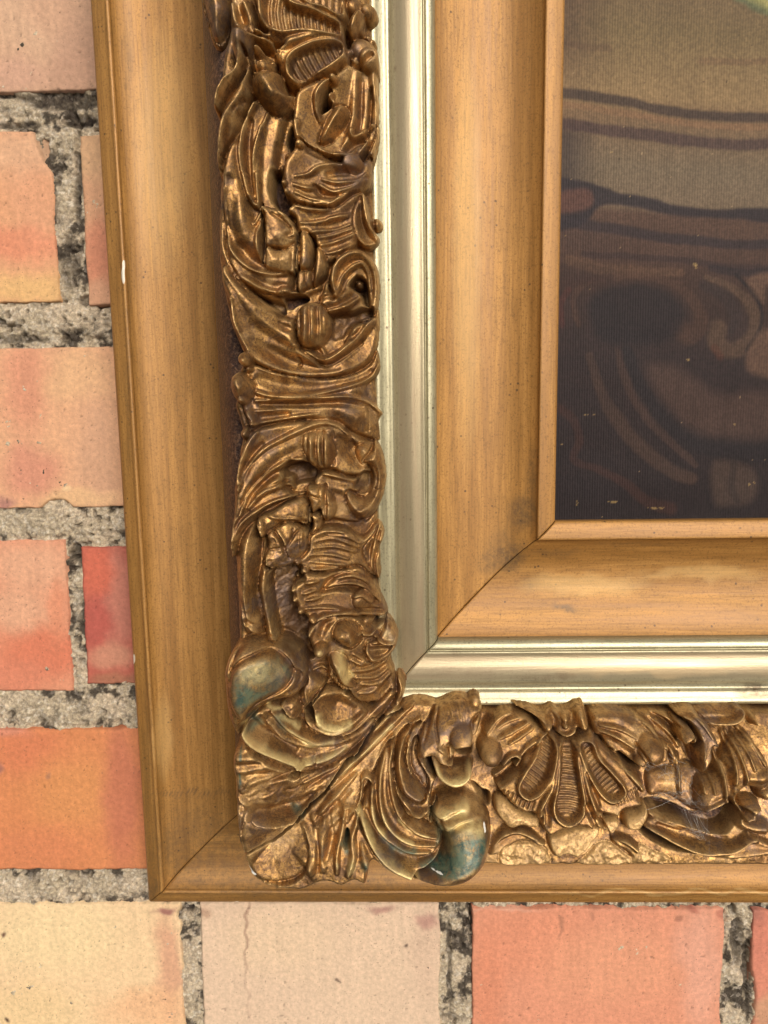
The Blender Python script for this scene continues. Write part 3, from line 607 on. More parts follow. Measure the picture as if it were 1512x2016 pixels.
A('leaf_stem', [(860, 960), (940, 935), (1080, 980), (1170, 1000), (1150, 1090), (1080, 1080), (1100, 1180), (1160, 1300), (1080, 1310), (960, 1280), (900, 1200), (870, 1100), (820, 1040)], 20, edge=7, drop=14, dome=-4)
R([(880, 945), (1000, 970), (1130, 1000)], [10, 18, 10], [9, 14, 6]); R([(880, 1040), (1000, 1060), (1080, 1080)], 30, 6)
A('scroll', [(1280, 700), (1340, 800), (1365, 950), (1350, 1090), (1300, 1210), (1230, 1290), (1140, 1290), (1080, 1220), (1055, 1120), (1080, 1080), (1130, 1130), (1210, 1130), (1255, 1060), (1265, 960), (1230, 900), (1180, 860), (1240, 780)], 34, edge=18, drop=26, dome=8)
R([(1262, 920), (1275, 1000), (1245, 1090), (1180, 1135), (1100, 1100)], [8, 13, 7], [8, 11, 5], 'k'); HOLE([(1160, 960), (1225, 940), (1258, 1010), (1225, 1100), (1150, 1090), (1110, 1060)], 6, dark=.85); R([(1150, 1150), (1190, 1170), (1170, 1210)], 12, -10)
R([(1100, 1130), (1150, 1220), (1240, 1200), (1310, 1090)], [14, 30, 18], [4, 8, 4]); R([(1170, 1290), (1200, 1330), (1240, 1290)], 10, -12, 'k')
A('boss', [(770, 1060), (850, 1035), (910, 1050), (960, 1110), (988, 1190), (975, 1270), (920, 1310), (880, 1270), (870, 1220), (815, 1250), (790, 1170)], 34, edge=9, drop=20, dome=7)
R([(900, 1050), (905, 1200), (910, 1300)], [8, 14, 8], [-10, -14, -8]); R([(780, 1120), (860, 1140)], 6, -6, 'k'); R([(860, 1060), (870, 1140), (880, 1200)], 5, -6, 'k'); R([(910, 1195), (975, 1200)], 5, -5, 'k')
A('composition_patch', [(810, 1255), (875, 1260), (880, 1330), (860, 1400), (830, 1425), (790, 1410), (815, 1340)], 32, edge=4, drop=12, dome=3, rough=1)
A('composition_patch', [(400, 1290), (500, 1240), (620, 1170), (720, 1140), (780, 1180), (800, 1260), (795, 1330), (700, 1320), (600, 1320), (540, 1350), (450, 1420), (400, 1400)], 30, edge=6, drop=12, dome=5, rough=1.6)

region(420, 1000)
R([(420, 60), (500, 80), (620, 90), (700, 130), (730, 60)], 12, 7, 'k'); R([(560, 100), (680, 110), (730, 170)], [10, 16, 8], [-8, -12, -6], 'k')
A('composition_patch', [(470, 140), (560, 100), (650, 140), (712, 180), (716, 250), (690, 320), (640, 380), (560, 430), (410, 450), (385, 380), (410, 280), (400, 190)], 34, edge=6, drop=14, dome=7, rough=2)
R([(440, 170), (500, 240), (530, 320), (560, 380)], [7, 10, 6], [-10, -14, -8], 'k'); R([(540, 300), (600, 200), (640, 150)], 6, -8, 'k'); R([(590, 160), (585, 230)], 5, -5); R([(660, 130), (655, 280)], 10, 5); R([(470, 160), (530, 260), (560, 350)], 12, 5); R([(400, 320), (500, 300)], 5, -4, 'k')
A('striped_leaf', [(720, 200), (830, 140), (980, 150), (1110, 220), (1230, 100), (1265, 180), (1240, 300), (1245, 520), (1180, 500), (1080, 430), (960, 450), (800, 470), (680, 450), (630, 390), (700, 310)], 30, edge=8, drop=18, dome=-6)
for pts in ([(830, 175), (960, 180), (1110, 235)], [(760, 250), (900, 230), (1080, 290)], [(750, 300), (900, 290), (1060, 330)], [(730, 350), (880, 350), (1000, 380)], [(720, 400), (860, 410), (980, 420)], [(860, 205), (1000, 215), (1090, 260)]): R(pts, [5, 11, 6], [3, 6, 3])
A('leaf_sliver', [(1230, 90), (1272, 160), (1262, 240), (1230, 320), (1250, 480), (1230, 520), (1180, 470), (1110, 330), (1140, 250), (1200, 180)], 24, edge=6, drop=14, dome=-10)
R([(1245, 110), (1215, 220), (1185, 340), (1185, 460)], [8, 15, 10], [8, 14, 8]); R([(1262, 160), (1240, 240)], 14, 10); R([(1235, 330), (1215, 420), (1235, 520)], 9, 8)
A('tube_leaf', [(190, 250), (250, 140), (320, 100), (350, 200), (350, 380), (330, 560), (315, 640), (335, 760), (375, 870), (370, 940), (300, 950), (240, 900), (200, 780), (178, 600), (172, 400)], 26, edge=24, drop=24, dome=10)
R([(325, 130), (365, 200), (348, 370), (322, 540), (308, 640), (328, 760), (350, 850)], [8, 9, 7], [10, 11, 8], 'k'); R([(350, 100), (375, 200), (380, 360), (380, 440)], 16, 10); R([(200, 760), (210, 850), (230, 960)], [8, 12, 10], [8, 12, 6]); R([(240, 860), (300, 900), (340, 930)], 18, -12)
A('strap', [(360, 430), (440, 440), (432, 560), (442, 700), (470, 840), (530, 1000), (400, 1000), (385, 860), (350, 700), (330, 580)], 26, edge=14, drop=16, dome=6)
R([(442, 450), (432, 580), (450, 760), (520, 980)], [7, 9, 7], [10, 11, 8], 'k')
A('hollow_floor', [(450, 450), (600, 400), (680, 470), (620, 540), (620, 680), (720, 800), (780, 850), (740, 960), (760, 1080), (560, 1020), (490, 850), (455, 650)], -18, edge=6, drop=2, rough=2.5)
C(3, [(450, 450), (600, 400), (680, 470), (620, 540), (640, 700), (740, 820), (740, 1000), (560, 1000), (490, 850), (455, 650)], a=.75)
A('scallop_leaf', [(620, 400), (680, 455), (800, 470), (960, 450), (1080, 425), (1180, 500), (1250, 640), (1300, 760), (1280, 810), (1100, 800), (900, 800), (800, 850), (740, 850), (690, 800), (640, 750), (598, 650), (605, 560), (670, 510), (650, 460)], 36, edge=10, drop=30, dome=-5)
for x, y, r in ((625, 408, 20), (676, 472, 24), (648, 510, 16), (602, 550, 20), (593, 620, 20), (607, 690, 20), (655, 765, 24), (742, 820, 26)): B(x, y, r, 14)
for pts in ([(690, 478), (800, 462), (920, 456)], [(690, 560), (780, 545)], [(670, 640), (760, 615)], [(690, 750), (850, 740), (1000, 760)], [(690, 690), (800, 670)], [(940, 480), (1060, 450), (1160, 500)], [(860, 600), (1000, 560), (1140, 590), (1230, 680)], [(900, 530), (1020, 500), (1120, 530), (1200, 600)], [(900, 780), (1020, 770), (1090, 790)]): R(pts, [6, 13, 7], [5, 10, 4])
R([(800, 625), (850, 560), (920, 510), (1010, 490)], [10, 22, 12], [-9, -16, -6], 'k'); R([(800, 630), (940, 600), (1100, 620), (1260, 740)], [12, 26, 14], [-12, -18, -8]); B(1115, 680, 66, 14); R([(1040, 660), (1110, 640), (1180, 690)], 10, 7); R([(1060, 760), (1180, 760), (1290, 770)], 14, -10)
A('acanthus_leaf', [(700, 930), (740, 860), (820, 800), (960, 770), (1080, 800), (1180, 860), (1260, 820), (1310, 800), (1370, 910), (1372, 1010), (1320, 1110), (1350, 1200), (1370, 1350), (1300, 1420), (1100, 1440), (1010, 1380), (900, 1290), (860, 1200), (830, 1090), (750, 1070), (720, 1000)], 32, edge=10, drop=28, dome=4)
R([(715, 950), (745, 870), (825, 808), (960, 782), (1070, 805)], [14, 26, 12], [8, 14, 6]); R([(800, 960), (830, 880), (900, 840)], [20, 30, 16], [-6, -12, -4]); R([(700, 920), (700, 970)], 14, 10)
A('bud', [(900, 880), (960, 835), (1050, 845), (1105, 910), (1100, 990), (1030, 1045), (940, 1020), (880, 960)], 46, edge=22, drop=26, dome=14); R([(1010, 930), (1030, 1000), (1000, 1040)], 9, 7, 'k')
B(1140, 890, 42, 24, 'bead'); HOLE([(1185, 900), (1230, 860), (1295, 815), (1275, 860), (1225, 905), (1195, 920)], 40, soft=3, dark=1.0); R([(1090, 960), (1160, 970), (1200, 940)], 12, 12)
A('curled_leaf', [(1290, 830), (1340, 880), (1372, 980), (1340, 1070), (1260, 1130), (1180, 1140), (1125, 1090), (1130, 1020), (1180, 980), (1230, 940)], 44, edge=10, drop=24, dome=2)
R([(1190, 960), (1260, 1000), (1330, 1010), (1368, 980)], [8, 14, 8], [8, 13, 6]); R([(1150, 1010), (1140, 1070), (1190, 1120), (1280, 1100), (1340, 1040)], 10, 8); R([(1160, 1040), (1250, 1030), (1320, 1030)], 12, -8); C(0, [(1250, 900), (1340, 990)], 40, .5)
B(800, 1068, 46, 30, 'bead'); C(0, [(795, 1060), (805, 1070)], 26, .8)
A('tongue', [(870, 1080), (950, 1085), (1005, 1140), (1015, 1240), (1070, 1320), (1040, 1345), (950, 1310), (895, 1230), (860, 1150)], 50, edge=20, drop=28, dome=12)
C(0, [(930, 1130), (960, 1220), (1000, 1290)], 48, .9)
for pts in ([(1040, 1120), (1150, 1160), (1300, 1140)], [(1040, 1250), (1190, 1220), (1330, 1140)], [(1060, 1300), (1220, 1280), (1350, 1180)], [(1080, 1420), (1190, 1390), (1330, 1260)], [(1100, 1350), (1220, 1330), (1350, 1230)], [(1030, 1170), (1100, 1190), (1200, 1180)]): R(pts, [8, 20, 9], [5, 11, 4])
for k in range(9):
    x, y = 845 + k * 19, 1258 + k * 13; R([(x, y), (x - 22, y + 55)], 6, 8, 'k')
A('leaf_tip', [(1370, 1230), (1420, 1290), (1430, 1360), (1400, 1440), (1340, 1500), (1290, 1490), (1350, 1380)], 30, edge=10, drop=20, dome=4)
R([(1375, 1260), (1405, 1340), (1360, 1440)], 12, 6)

# ---- corner piece
region(0, 0, 1.0)
A('corner_leaf', [(462, 1478), (520, 1440), (600, 1420), (700, 1440), (745, 1400), (790, 1378), (830, 1371), (870, 1380), (905, 1376), (930, 1373), (946, 1388), (940, 1440), (880, 1500), (850, 1560), (860, 1620), (880, 1680), (830, 1730), (770, 1715), (733, 1690), (722, 1735), (700, 1728), (672, 1738), (640, 1730), (600, 1745), (560, 1744), (520, 1737), (493, 1715), (475, 1660), (466, 1600), (464, 1540)], 30, edge=9, drop=30, dome=4, rough=1.2)
region(430, 1240)
for pts, w, h in ([[(1470, 530), (1250, 720), (1080, 880), (980, 970), (900, 1060)], [10, 20, 10], [8, 15, 8]], [[(1440, 570), (1300, 710), (1150, 850), (1000, 985), (850, 1130), (700, 1250), (560, 1350)], [10, 26, 20], [5, 12, 5]],
   [[(1350, 540), (1200, 680), (1050, 850)], [10, 16, 10], [8, 12, 5]], [[(150, 965), (350, 945), (560, 1010), (700, 1010)], [30, 50, 20], [8, 16, 6]], [[(150, 1060), (350, 1020), (530, 1045)], [20, 34, 14], [5, 10, 4]],
   [[(380, 1130), (500, 1085), (600, 1060), (760, 1040)], [12, 24, 14], [-8, -13, -6]], [[(180, 1210), (270, 1130), (400, 1100)], [14, 26, 14], [4, 9, 4]], [[(150, 1250), (220, 1340), (200, 1460)], [20, 30, 20], [6, 14, 8]],
   [[(230, 1400), (400, 1400), (560, 1350), (700, 1230)], [24, 50, 24], [-7, -15, -6]], [[(250, 1480), (450, 1460), (560, 1440)], [20, 40, 20], [5, 12, 5]], [[(620, 1090), (720, 1040), (860, 970)], 10, 6], [[(640, 1130), (740, 1080), (880, 1010)], 10, 6], [[(660, 1180), (780, 1100), (900, 1030)], 9, -5],
   [[(1300, 790), (1230, 900), (1205, 1050), (1200, 1200), (1240, 1340), (1310, 1500)], [12, 22, 14], [6, 12, 8]], [[(760, 1350), (900, 1200), (1010, 1080)], [16, 26, 14], [4, 8, 3]], [[(700, 1440), (860, 1320), (980, 1200)], [12, 20, 10], [-3, -8, -3]], [[(800, 1480), (900, 1400), (1000, 1320)], [12, 24, 12], [3, 8, 3]],
   [[(960, 1420), (990, 1350), (1050, 1280)], [12, 16, 8], [5, 9, 4]]): R(pts, w, h)
for k in range(46):
    a = rng.random(); b2 = rng.random(); x, y = 170 + 560 * a, 920 + 420 * b2; L = 60 + 60 * rng.random()
    R([(x, y), (x + L * .5, y - 18 * rng.random()), (x + L, y - 20 - 30 * rng.random())], 5, rng.uniform(-2.4, 1.6))
R([(150, 1330), (300, 1370), (480, 1370), (640, 1290), (800, 1180)], [30, 70, 20], [-10, -24, -8]); A('leaf_scoop', [(200, 1400), (300, 1440), (440, 1440), (560, 1425), (640, 1440), (680, 1600), (640, 1800), (500, 1880), (330, 1880), (240, 1800), (190, 1640), (170, 1500)], 26, edge=10, drop=8, dome=-6, tilt=(0, 0.05), rough=.6)
R([(640, 1430), (700, 1600), (690, 1780)], [20, 34, 20], [6, 12, 6]); R([(790, 1300), (800, 1500), (780, 1760)], [20, 40, 24], [4, 12, 6]); R([(740, 1450), (750, 1600), (740, 1780)], [10, 16, 10], [-5, -10, -6]); C(2, [(165, 1690), (180, 1740), (235, 1800), (270, 1830)], 16, 1.0); R([(880, 1240), (900, 1400), (880, 1600)], [16, 30, 16], [-4, -9, -4])
HOLE([(530, 1075), (570, 1060), (610, 1060), (600, 1080), (560, 1095)], 20, soft=2, dark=1)
C(0, [(1290, 690), (1140, 830), (980, 970), (930, 1030)], 26, .8); C(0, [(1340, 560), (1180, 720)], 16, .5)
# lower curl cup
A('cup_leaf', [(620, 580), (700, 500), (800, 440), (950, 450), (1050, 520), (1110, 570), (1180, 520), (1290, 420), (1330, 470), (1240, 610), (1140, 720), (1000, 790), (860, 790), (740, 740), (650, 680)], 34, edge=10, drop=22, dome=-4)
R([(730, 640), (765, 700), (870, 735), (980, 700), (1070, 630), (1110, 560)], [24, 34, 16], [10, 18, 8]); R([(760, 540), (880, 560), (1010, 590)], [40, 80, 40], [-6, -16, -6])
C(0, [(735, 650), (775, 705), (870, 730), (970, 695)], 44, 1.0); HOLE([(930, 450), (975, 455), (985, 480), (945, 490)], 20, soft=2, dark=1)
R([(1130, 640), (1230, 520), (1300, 430)], [16, 26, 14], [6, 10, 5]); R([(1080, 720), (1200, 600), (1290, 480)], [12, 18, 10], [4, 8, 4])
HOLE([(640, 600), (690, 560), (720, 640), (720, 700), (640, 680), (600, 640)], 8, dark=.8)
A('lump', [(460, 560), (500, 510), (590, 490), (630, 560), (600, 640), (520, 640)], 30, edge=10, drop=16, dome=6, rough=4)
A('scroll_leaf', [(190, 640), (280, 570), (400, 535), (470, 560), (540, 640), (640, 710), (760, 765), (900, 770), (1040, 720), (1140, 640), (1180, 650), (1140, 740), (1040, 850), (950, 920), (860, 990), (730, 1030), (625, 1060), (510, 1032), (388, 968), (258, 902), (165, 815), (145, 715)], 38, edge=12, drop=28, dome=-8)
for pts, w, h in ([[(185, 690), (205, 775), (290, 850), (430, 915), (560, 975), (620, 1000)], [18, 26, 20], [16, 26, 18]], [[(600, 1005), (720, 975), (850, 935), (940, 880)], [16, 24, 10], [14, 16, 5]], [[(400, 600), (520, 730), (700, 815), (850, 812), (1000, 755), (1110, 660)], [12, 22, 10], [8, 14, 6]],
   [[(450, 570), (600, 690), (740, 755), (860, 770), (1010, 720)], [10, 16, 8], [8, 13, 6]], [[(380, 680), (500, 790), (660, 850), (820, 852), (960, 810)], [12, 22, 10], [8, 14, 6]], [[(240, 680), (300, 780), (440, 860), (560, 900)], [26, 46, 26], [-10, -24, -10]], [[(330, 620), (400, 740), (520, 830), (640, 870)], [10, 18, 10], [4, 9, 4]], [[(620, 880), (740, 890), (860, 870)], [14, 24, 12], [-4, -8, -3]]): R(pts, w, h)
R([(590, 960), (610, 1010)], 8, -8, 'k'); R([(715, 955), (725, 1010)], 8, -8, 'k')
for pts, w in ([[(185, 690), (205, 775), (290, 850), (430, 915), (560, 970), (610, 995)], 28], [[(620, 990), (720, 965), (850, 930), (940, 880)], 30], [[(520, 740), (690, 830), (850, 825)], 22], [[(460, 640), (600, 740)], 14], [[(660, 855), (820, 860)], 16], [[(300, 560), (460, 600)], 14]): C(0, pts, w, .9)
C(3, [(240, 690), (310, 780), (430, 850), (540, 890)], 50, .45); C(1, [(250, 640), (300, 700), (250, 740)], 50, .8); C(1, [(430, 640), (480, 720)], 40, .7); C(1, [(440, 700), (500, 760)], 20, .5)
A('leaf_collar', [(560, 150), (640, 230), (700, 320), (800, 400), (720, 490), (650, 570), (600, 500), (640, 400), (650, 300), (600, 210)], 26, edge=8, drop=16, dome=3); R([(700, 330), (760, 310), (850, 345)], 10, 12, 'k'); R([(800, 410), (730, 480), (660, 560)], 6, -14, 'k'); R([(640, 430), (655, 500), (665, 540)], 10, 7, 'k')
A('scroll_knob', [(38, 400), (40, 290), (80, 190), (150, 115), (260, 78), (380, 88), (500, 95), (590, 150), (650, 250), (668, 350), (630, 440), (560, 500), (470, 520), (330, 570), (250, 640), (190, 720), (150, 800), (90, 700), (55, 580)], 48, edge=22, drop=44, dome=4, label='verdigris stained scroll knob with rubbed gold face')
A('scroll_face', [(72, 420), (90, 330), (150, 265), (240, 222), (350, 192), (440, 215), (500, 265), (532, 330), (525, 400), (460, 470), (360, 525), (270, 575), (215, 630), (175, 690), (120, 640), (80, 540)], 60, edge=12, drop=12, dome=3, tilt=(0, 0.03), label='verdigris and gold patch on the scroll knob')
R([(535, 330), (600, 400), (560, 480), (500, 500)], [14, 26, 10], [-8, -16, -6]); R([(600, 300), (620, 390), (580, 470)], [10, 18, 10], [5, 12, 5])
for k in range(7):
    o = k * 9; R([(52 + o * .4, 380 - o), (75 + o * .5, 260 - o * .2), (150 + o * .4, 150 + o * .6), (270, 92 + o), (400, 105 + o * .9), (500, 150 + o * .8), (580 - o * .3, 240 + o * .3)], 4.5, [-2.5, -3.6, -2], 's')
R([(72, 420), (90, 330), (150, 265), (240, 222), (350, 192), (440, 215), (500, 265), (534, 330), (527, 400), (460, 472), (360, 527), (270, 577), (215, 632), (175, 692)], [8, 10, 8], [-8, -11, -8])
C(1, [(90, 400), (150, 290), (300, 210), (460, 230), (520, 330), (440, 470), (250, 560), (170, 640), (90, 560)], a=.55, soft=10); C(1, [(80, 560), (75, 420), (140, 350), (330, 420), (420, 400), (440, 470), (300, 560), (220, 620), (170, 680), (110, 640)], a=.95, soft=16); C(1, [(400, 200), (500, 270), (540, 340), (520, 400), (440, 300)], a=.85, soft=8)
C(0, [(150, 290), (260, 225), (360, 200), (400, 260), (420, 380), (330, 430), (200, 440), (130, 400)], a=.75, soft=16)
C(1, [(125, 980), (135, 1040)], 16, .8); C(1, [(122, 1160), (128, 1260)], 14, 1.0); C(1, [(510, 1450), (600, 1470)], 36, .7)

region(600, 1360)
A('acanthus_leaf', [(960, 110), (1040, 70), (1120, 45), (1210, 50), (1290, 85), (1325, 140), (1250, 230), (1252, 340), (1235, 395), (1150, 425), (1080, 400), (1070, 470), (1110, 560), (1000, 560), (950, 490), (900, 520), (840, 480), (825, 380), (870, 260), (930, 180)], 40, edge=12, drop=26, dome=8)
R([(960, 150), (925, 270), (885, 400)], [7, 10, 7], [-8, -10, -6], 'k'); R([(1000, 140), (975, 260), (992, 380)], [7, 10, 7], [-8, -10, -6], 'k'); B(1165, 350, 74, 14); B(1272, 112, 44, 14, 'bead'); R([(1000, 430), (1050, 480), (1090, 545)], 8, 6); R([(1030, 420), (1070, 500)], 6, -6)
for k in range(9): R([(1000 + 26 * k, 80 - k), (1040 + 22 * k, 150 + (k % 3) * 20), (1060 + 20 * k, 230)], 5, -2.4)
A('curled_leaf', [(940, 480), (1000, 520), (1090, 560), (1150, 570), (1220, 560), (1255, 620), (1230, 680), (1140, 715), (1030, 680), (965, 600)], 42, edge=12, drop=26, dome=-4)
R([(965, 570), (1005, 640), (1100, 685), (1190, 668), (1240, 615)], [20, 30, 24], [8, 16, 12]); C(0, [(970, 580), (1010, 650), (1110, 685), (1200, 660), (1225, 620)], 44, 1.0)
HOLE([(880, 520), (930, 500), (975, 610), (1010, 700), (970, 690), (900, 600)], 26, dark=1); HOLE([(1100, 430), (1230, 410), (1260, 540), (1180, 560), (1120, 520)], 18, dark=.4)
A('flowing_leaf', [(600, 380), (660, 330), (720, 350), (660, 500), (660, 620), (690, 760), (760, 880), (880, 950), (1000, 990), (1040, 1100), (1000, 1230), (930, 1330), (850, 1405), (720, 1370), (590, 1270), (490, 1130), (420, 1000), (400, 880), (430, 740), (520, 560)], 34, edge=12, drop=26, dome=3)
for pts, w, h in ([[(600, 440), (565, 620), (562, 800), (600, 950), (680, 1060), (800, 1130), (970, 1150)], [10, 20, 10], [8, 15, 7]], [[(505, 690), (500, 850), (530, 980), (620, 1090), (750, 1180), (920, 1200)], [10, 22, 10], [8, 15, 7]], [[(650, 420), (635, 620), (670, 830), (740, 980), (860, 1065), (980, 1100)], [10, 16, 8], [8, 12, 5]],
   [[(405, 900), (450, 1010), (500, 1130), (600, 1250), (720, 1335), (840, 1390)], [14, 36, 24], [12, 22, 16]], [[(460, 900), (520, 1060), (620, 1180), (780, 1260), (930, 1260)], [16, 44, 24], [-6, -15, -7]], [[(620, 620), (625, 790), (680, 940), (800, 1050)], [8, 14, 8], [-5, -10, -4]], [[(535, 760), (545, 900), (600, 1020), (700, 1110)], [8, 14, 8], [-5, -10, -4]], [[(690, 560), (700, 740), (780, 880), (900, 950)], [8, 14, 10], [6, 12, 6]]): R(pts, w, h)
for pts, w in ([[(405, 900), (450, 1010), (500, 1130), (600, 1250), (720, 1335), (830, 1385)], 38], [[(500, 860), (530, 980), (600, 1070)], 22], [[(575, 900), (620, 1010), (700, 1080), (800, 1130)], 22], [[(700, 970), (800, 1050), (920, 1085)], 14]): C(0, pts, w, .85)
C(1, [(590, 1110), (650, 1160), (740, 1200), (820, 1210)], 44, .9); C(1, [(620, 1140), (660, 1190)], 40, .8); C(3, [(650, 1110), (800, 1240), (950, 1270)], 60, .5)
A('tongue', [(870, 225), (800, 270), (765, 370), (752, 520), (800, 640), (880, 720), (900, 790), (860, 830), (780, 810), (700, 740), (665, 620), (660, 450), (700, 310), (790, 235)], 44, edge=22, drop=34, dome=8)
R([(860, 235), (790, 290), (765, 390), (758, 540), (820, 650), (895, 740)], [7, 10, 7], [7, 9, 6], 'k'); A('bead', [(820, 300), (850, 330), (835, 440), (870, 520), (920, 620), (905, 720), (820, 620), (775, 520), (785, 380)], 14, edge=8, drop=10, rough=2)
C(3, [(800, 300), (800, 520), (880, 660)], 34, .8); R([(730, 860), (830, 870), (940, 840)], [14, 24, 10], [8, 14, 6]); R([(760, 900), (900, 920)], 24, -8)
A('knob', [(410, 620), (450, 585), (500, 610), (520, 670), (500, 690), (460, 650), (440, 700), (430, 790), (400, 860), (370, 880), (400, 780), (410, 700)], 40, edge=8, drop=16, dome=4, rough=2)
for pts, w, h in ([[(300, 880), (275, 1040), (240, 1200), (235, 1390)], [10, 20, 14], [8, 14, 8]], [[(390, 980), (350, 1120), (360, 1250), (320, 1410)], [12, 24, 16], [8, 16, 8]], [[(420, 1180), (450, 1300), (500, 1400)], [16, 30, 20], [5, 12, 8]], [[(60, 950), (110, 1120), (80, 1320)], [20, 40, 20], [4, 12, 6]], [[(170, 960), (190, 1130), (150, 1300)], [16, 30, 16], [-4, -12, -6]], [[(290, 880), (380, 900), (400, 960)], 10, 8], [[(-80, 1260), (20, 1330), (60, 1430)], [20, 40, 20], [3, 10, 4]], [[(40, 800), (200, 640), (330, 560)], [12, 24, 12], [3, 8, 3]], [[(90, 940), (230, 780), (380, 640)], [12, 26, 12], [3, 9, 3]]): R(pts, w, h)
HOLE([(295, 1080), (320, 1060), (335, 1140), (325, 1200), (285, 1200)], 34, soft=3, dark=1); C(1, [(280, 1160), (310, 1230)], 30, .8); C(1, [(440, 1330), (490, 1390)], 50, .9); C(0, [(350, 1280), (340, 1370)], 40, .7); C(0, [(230, 1300), (240, 1340)], 20, .5)
HOLE([(1180, 760), (1280, 780), (1340, 830), (1400, 860), (1390, 960), (1320, 900), (1260, 800)], 26, dark=1)
A('scroll_knob', [(950, 830), (1010, 790), (1100, 775), (1200, 790), (1290, 850), (1365, 950), (1390, 1090), (1375, 1230), (1320, 1330), (1220, 1410), (1080, 1445), (950, 1435), (815, 1392), (800, 1345), (920, 1290), (1000, 1220), (1020, 1120), (990, 1040), (945, 950), (930, 880)], 52, edge=26, drop=48, dome=12, label='teal stained scroll knob with a white chip at its foot')
R([(960, 1000), (1060, 985), (1160, 950), (1230, 955)], [10, 20, 10], [-5, -12, -4]); R([(1010, 1010), (1050, 1120), (1040, 1240), (960, 1330)], [14, 26, 14], [-5, -12, -5]); R([(990, 900), (1120, 880), (1230, 900)], [20, 40, 20], [3, 9, 3])
R([(850, 1350), (940, 1320), (1010, 1240), (1050, 1120), (1110, 1040), (1200, 1000), (1300, 1010), (1370, 1070)], [8, 12, 8], [-7, -10, -5]); C(0, [(1000, 960), (1100, 945), (1200, 925)], 44, 1.0); C(0, [(1060, 1040), (1160, 1010), (1290, 1040), (1320, 1090)], 50, .8); C(0, [(1060, 1100), (1100, 1200)], 60, .5)
C(1, [(1040, 1060), (1180, 1010), (1330, 1050), (1380, 1150), (1300, 1350), (1100, 1430), (900, 1400), (1020, 1260)], a=.55, soft=10); C(1, [(1100, 1120), (1200, 1070), (1340, 1090), (1380, 1180), (1330, 1300), (1200, 1400), (1050, 1440), (900, 1420), (840, 1360), (960, 1320), (1060, 1240)], a=1.0, soft=10); C(1, [(960, 1000), (1010, 1090), (1010, 1200)], 50, .7)
C(0, [(1150, 1180), (1220, 1240), (1160, 1330)], 60, .45); C(2, [(930, 1400), (965, 1388), (1020, 1384), (1050, 1398), (1020, 1416), (960, 1420)], a=.9, soft=5); C(2, [(1345, 1050), (1352, 1090)], 12, 1.0)

# ---- bottom run
region(900, 1350)
HOLE([(120, 480), (180, 560), (330, 590), (440, 600), (400, 700), (300, 800), (200, 820), (40, 800), (120, 700), (110, 600)], -4, dark=.3)
A('acanthus_leaf', [(400, 160), (300, 195), (215, 300), (195, 370), (250, 400), (190, 460), (175, 530), (210, 580), (290, 575), (350, 600), (400, 560), (440, 600), (520, 500), (640, 400), (680, 320), (620, 220), (520, 180)], 28, edge=8, drop=20, dome=3)
for pts, w, h in ([[(410, 180), (300, 225), (215, 350)], [14, 24, 16], [12, 16, 12]], [[(470, 235), (370, 260), (300, 315)], [8, 14, 7], [5, 9, 4]], [[(530, 272), (400, 340), (310, 395)], [9, 16, 8], [6, 10, 4]], [[(560, 315), (460, 380), (390, 432)], [8, 14, 7], [5, 8, 4]], [[(340, 575), (390, 520), (445, 512), (462, 545)], 12, 14], [[(600, 400), (520, 460), (470, 520)], 12, 7]): R(pts, w, h)
B(250, 500, 72, 26, 'bulb'); HOLE([(420, 520), (465, 540), (455, 600), (380, 640), (400, 580)], 20, dark=.9)
HOLE([(380, 180), (500, 190), (600, 230), (650, 320), (600, 320), (520, 250), (420, 210)], 6, dark=.6)
A('acanthus_leaf', [(990, 190), (1100, 165), (1250, 180), (1370, 230), (1470, 320), (1500, 380), (1560, 440), (1560, 560), (1480, 580), (1400, 600), (1300, 580), (1230, 510), (1130, 460), (1060, 380), (1010, 340)], 28, edge=8, drop=20, dome=5)
for pts, w, h in ([[(1060, 290), (1200, 312), (1330, 385)], [8, 13, 7], [6, 10, 5]], [[(1050, 330), (1180, 372), (1310, 460)], [8, 13, 7], [6, 10, 5]], [[(1280, 195), (1400, 262), (1488, 370)], [14, 22, 16], [10, 14, 12]], [[(1040, 230), (1180, 230), (1300, 300)], [20, 44, 20], [3, 8, 3]], [[(1090, 410), (1200, 460), (1290, 520)], 30, -7]): R(pts, w, h)
B(1440, 475, 82, 24, 'bulb'); B(1365, 560, 40, 12); R([(1330, 430), (1380, 500), (1420, 560)], 8, -10, 'k')
HOLE([(1200, 510), (1290, 560), (1390, 605), (1400, 690), (1330, 650), (1240, 600)], 10, dark=.9)
A('shell', [(640, 350), (700, 320), (800, 380), (900, 370), (990, 330), (1040, 380), (1120, 470), (1220, 560), (1330, 670), (1400, 760), (1370, 800), (1340, 790), (1370, 880), (1230, 920), (1200, 970), (1110, 950), (1050, 950), (1080, 1030), (1150, 1110), (1040, 1050), (1010, 1080), (930, 1040), (800, 1060), (690, 1110), (640, 1070), (600, 990), (560, 940), (480, 930), (410, 880), (350, 820), (290, 740), (330, 690), (450, 590), (480, 500), (560, 450)], 32, edge=9, drop=24, dome=6)
lobe([(640, 390), (700, 385), (728, 450), (715, 560), (680, 680), (620, 780), (545, 830), (485, 805), (465, 745), (520, 640), (590, 530)], ((690, 400), (520, 800)), 12, ribh=5)
lobe([(775, 430), (870, 425), (890, 560), (915, 720), (938, 860), (925, 960), (870, 1020), (810, 1030), (745, 980), (722, 890), (748, 740), (765, 580)], ((820, 430), (830, 1010)), 15, ribh=5)
lobe([(915, 440), (1000, 425), (1050, 540), (1140, 640), (1225, 740), (1240, 800), (1200, 845), (1140, 850), (1075, 800), (1000, 690), (950, 570)], ((950, 450), (1180, 830)), 13, ribh=5)
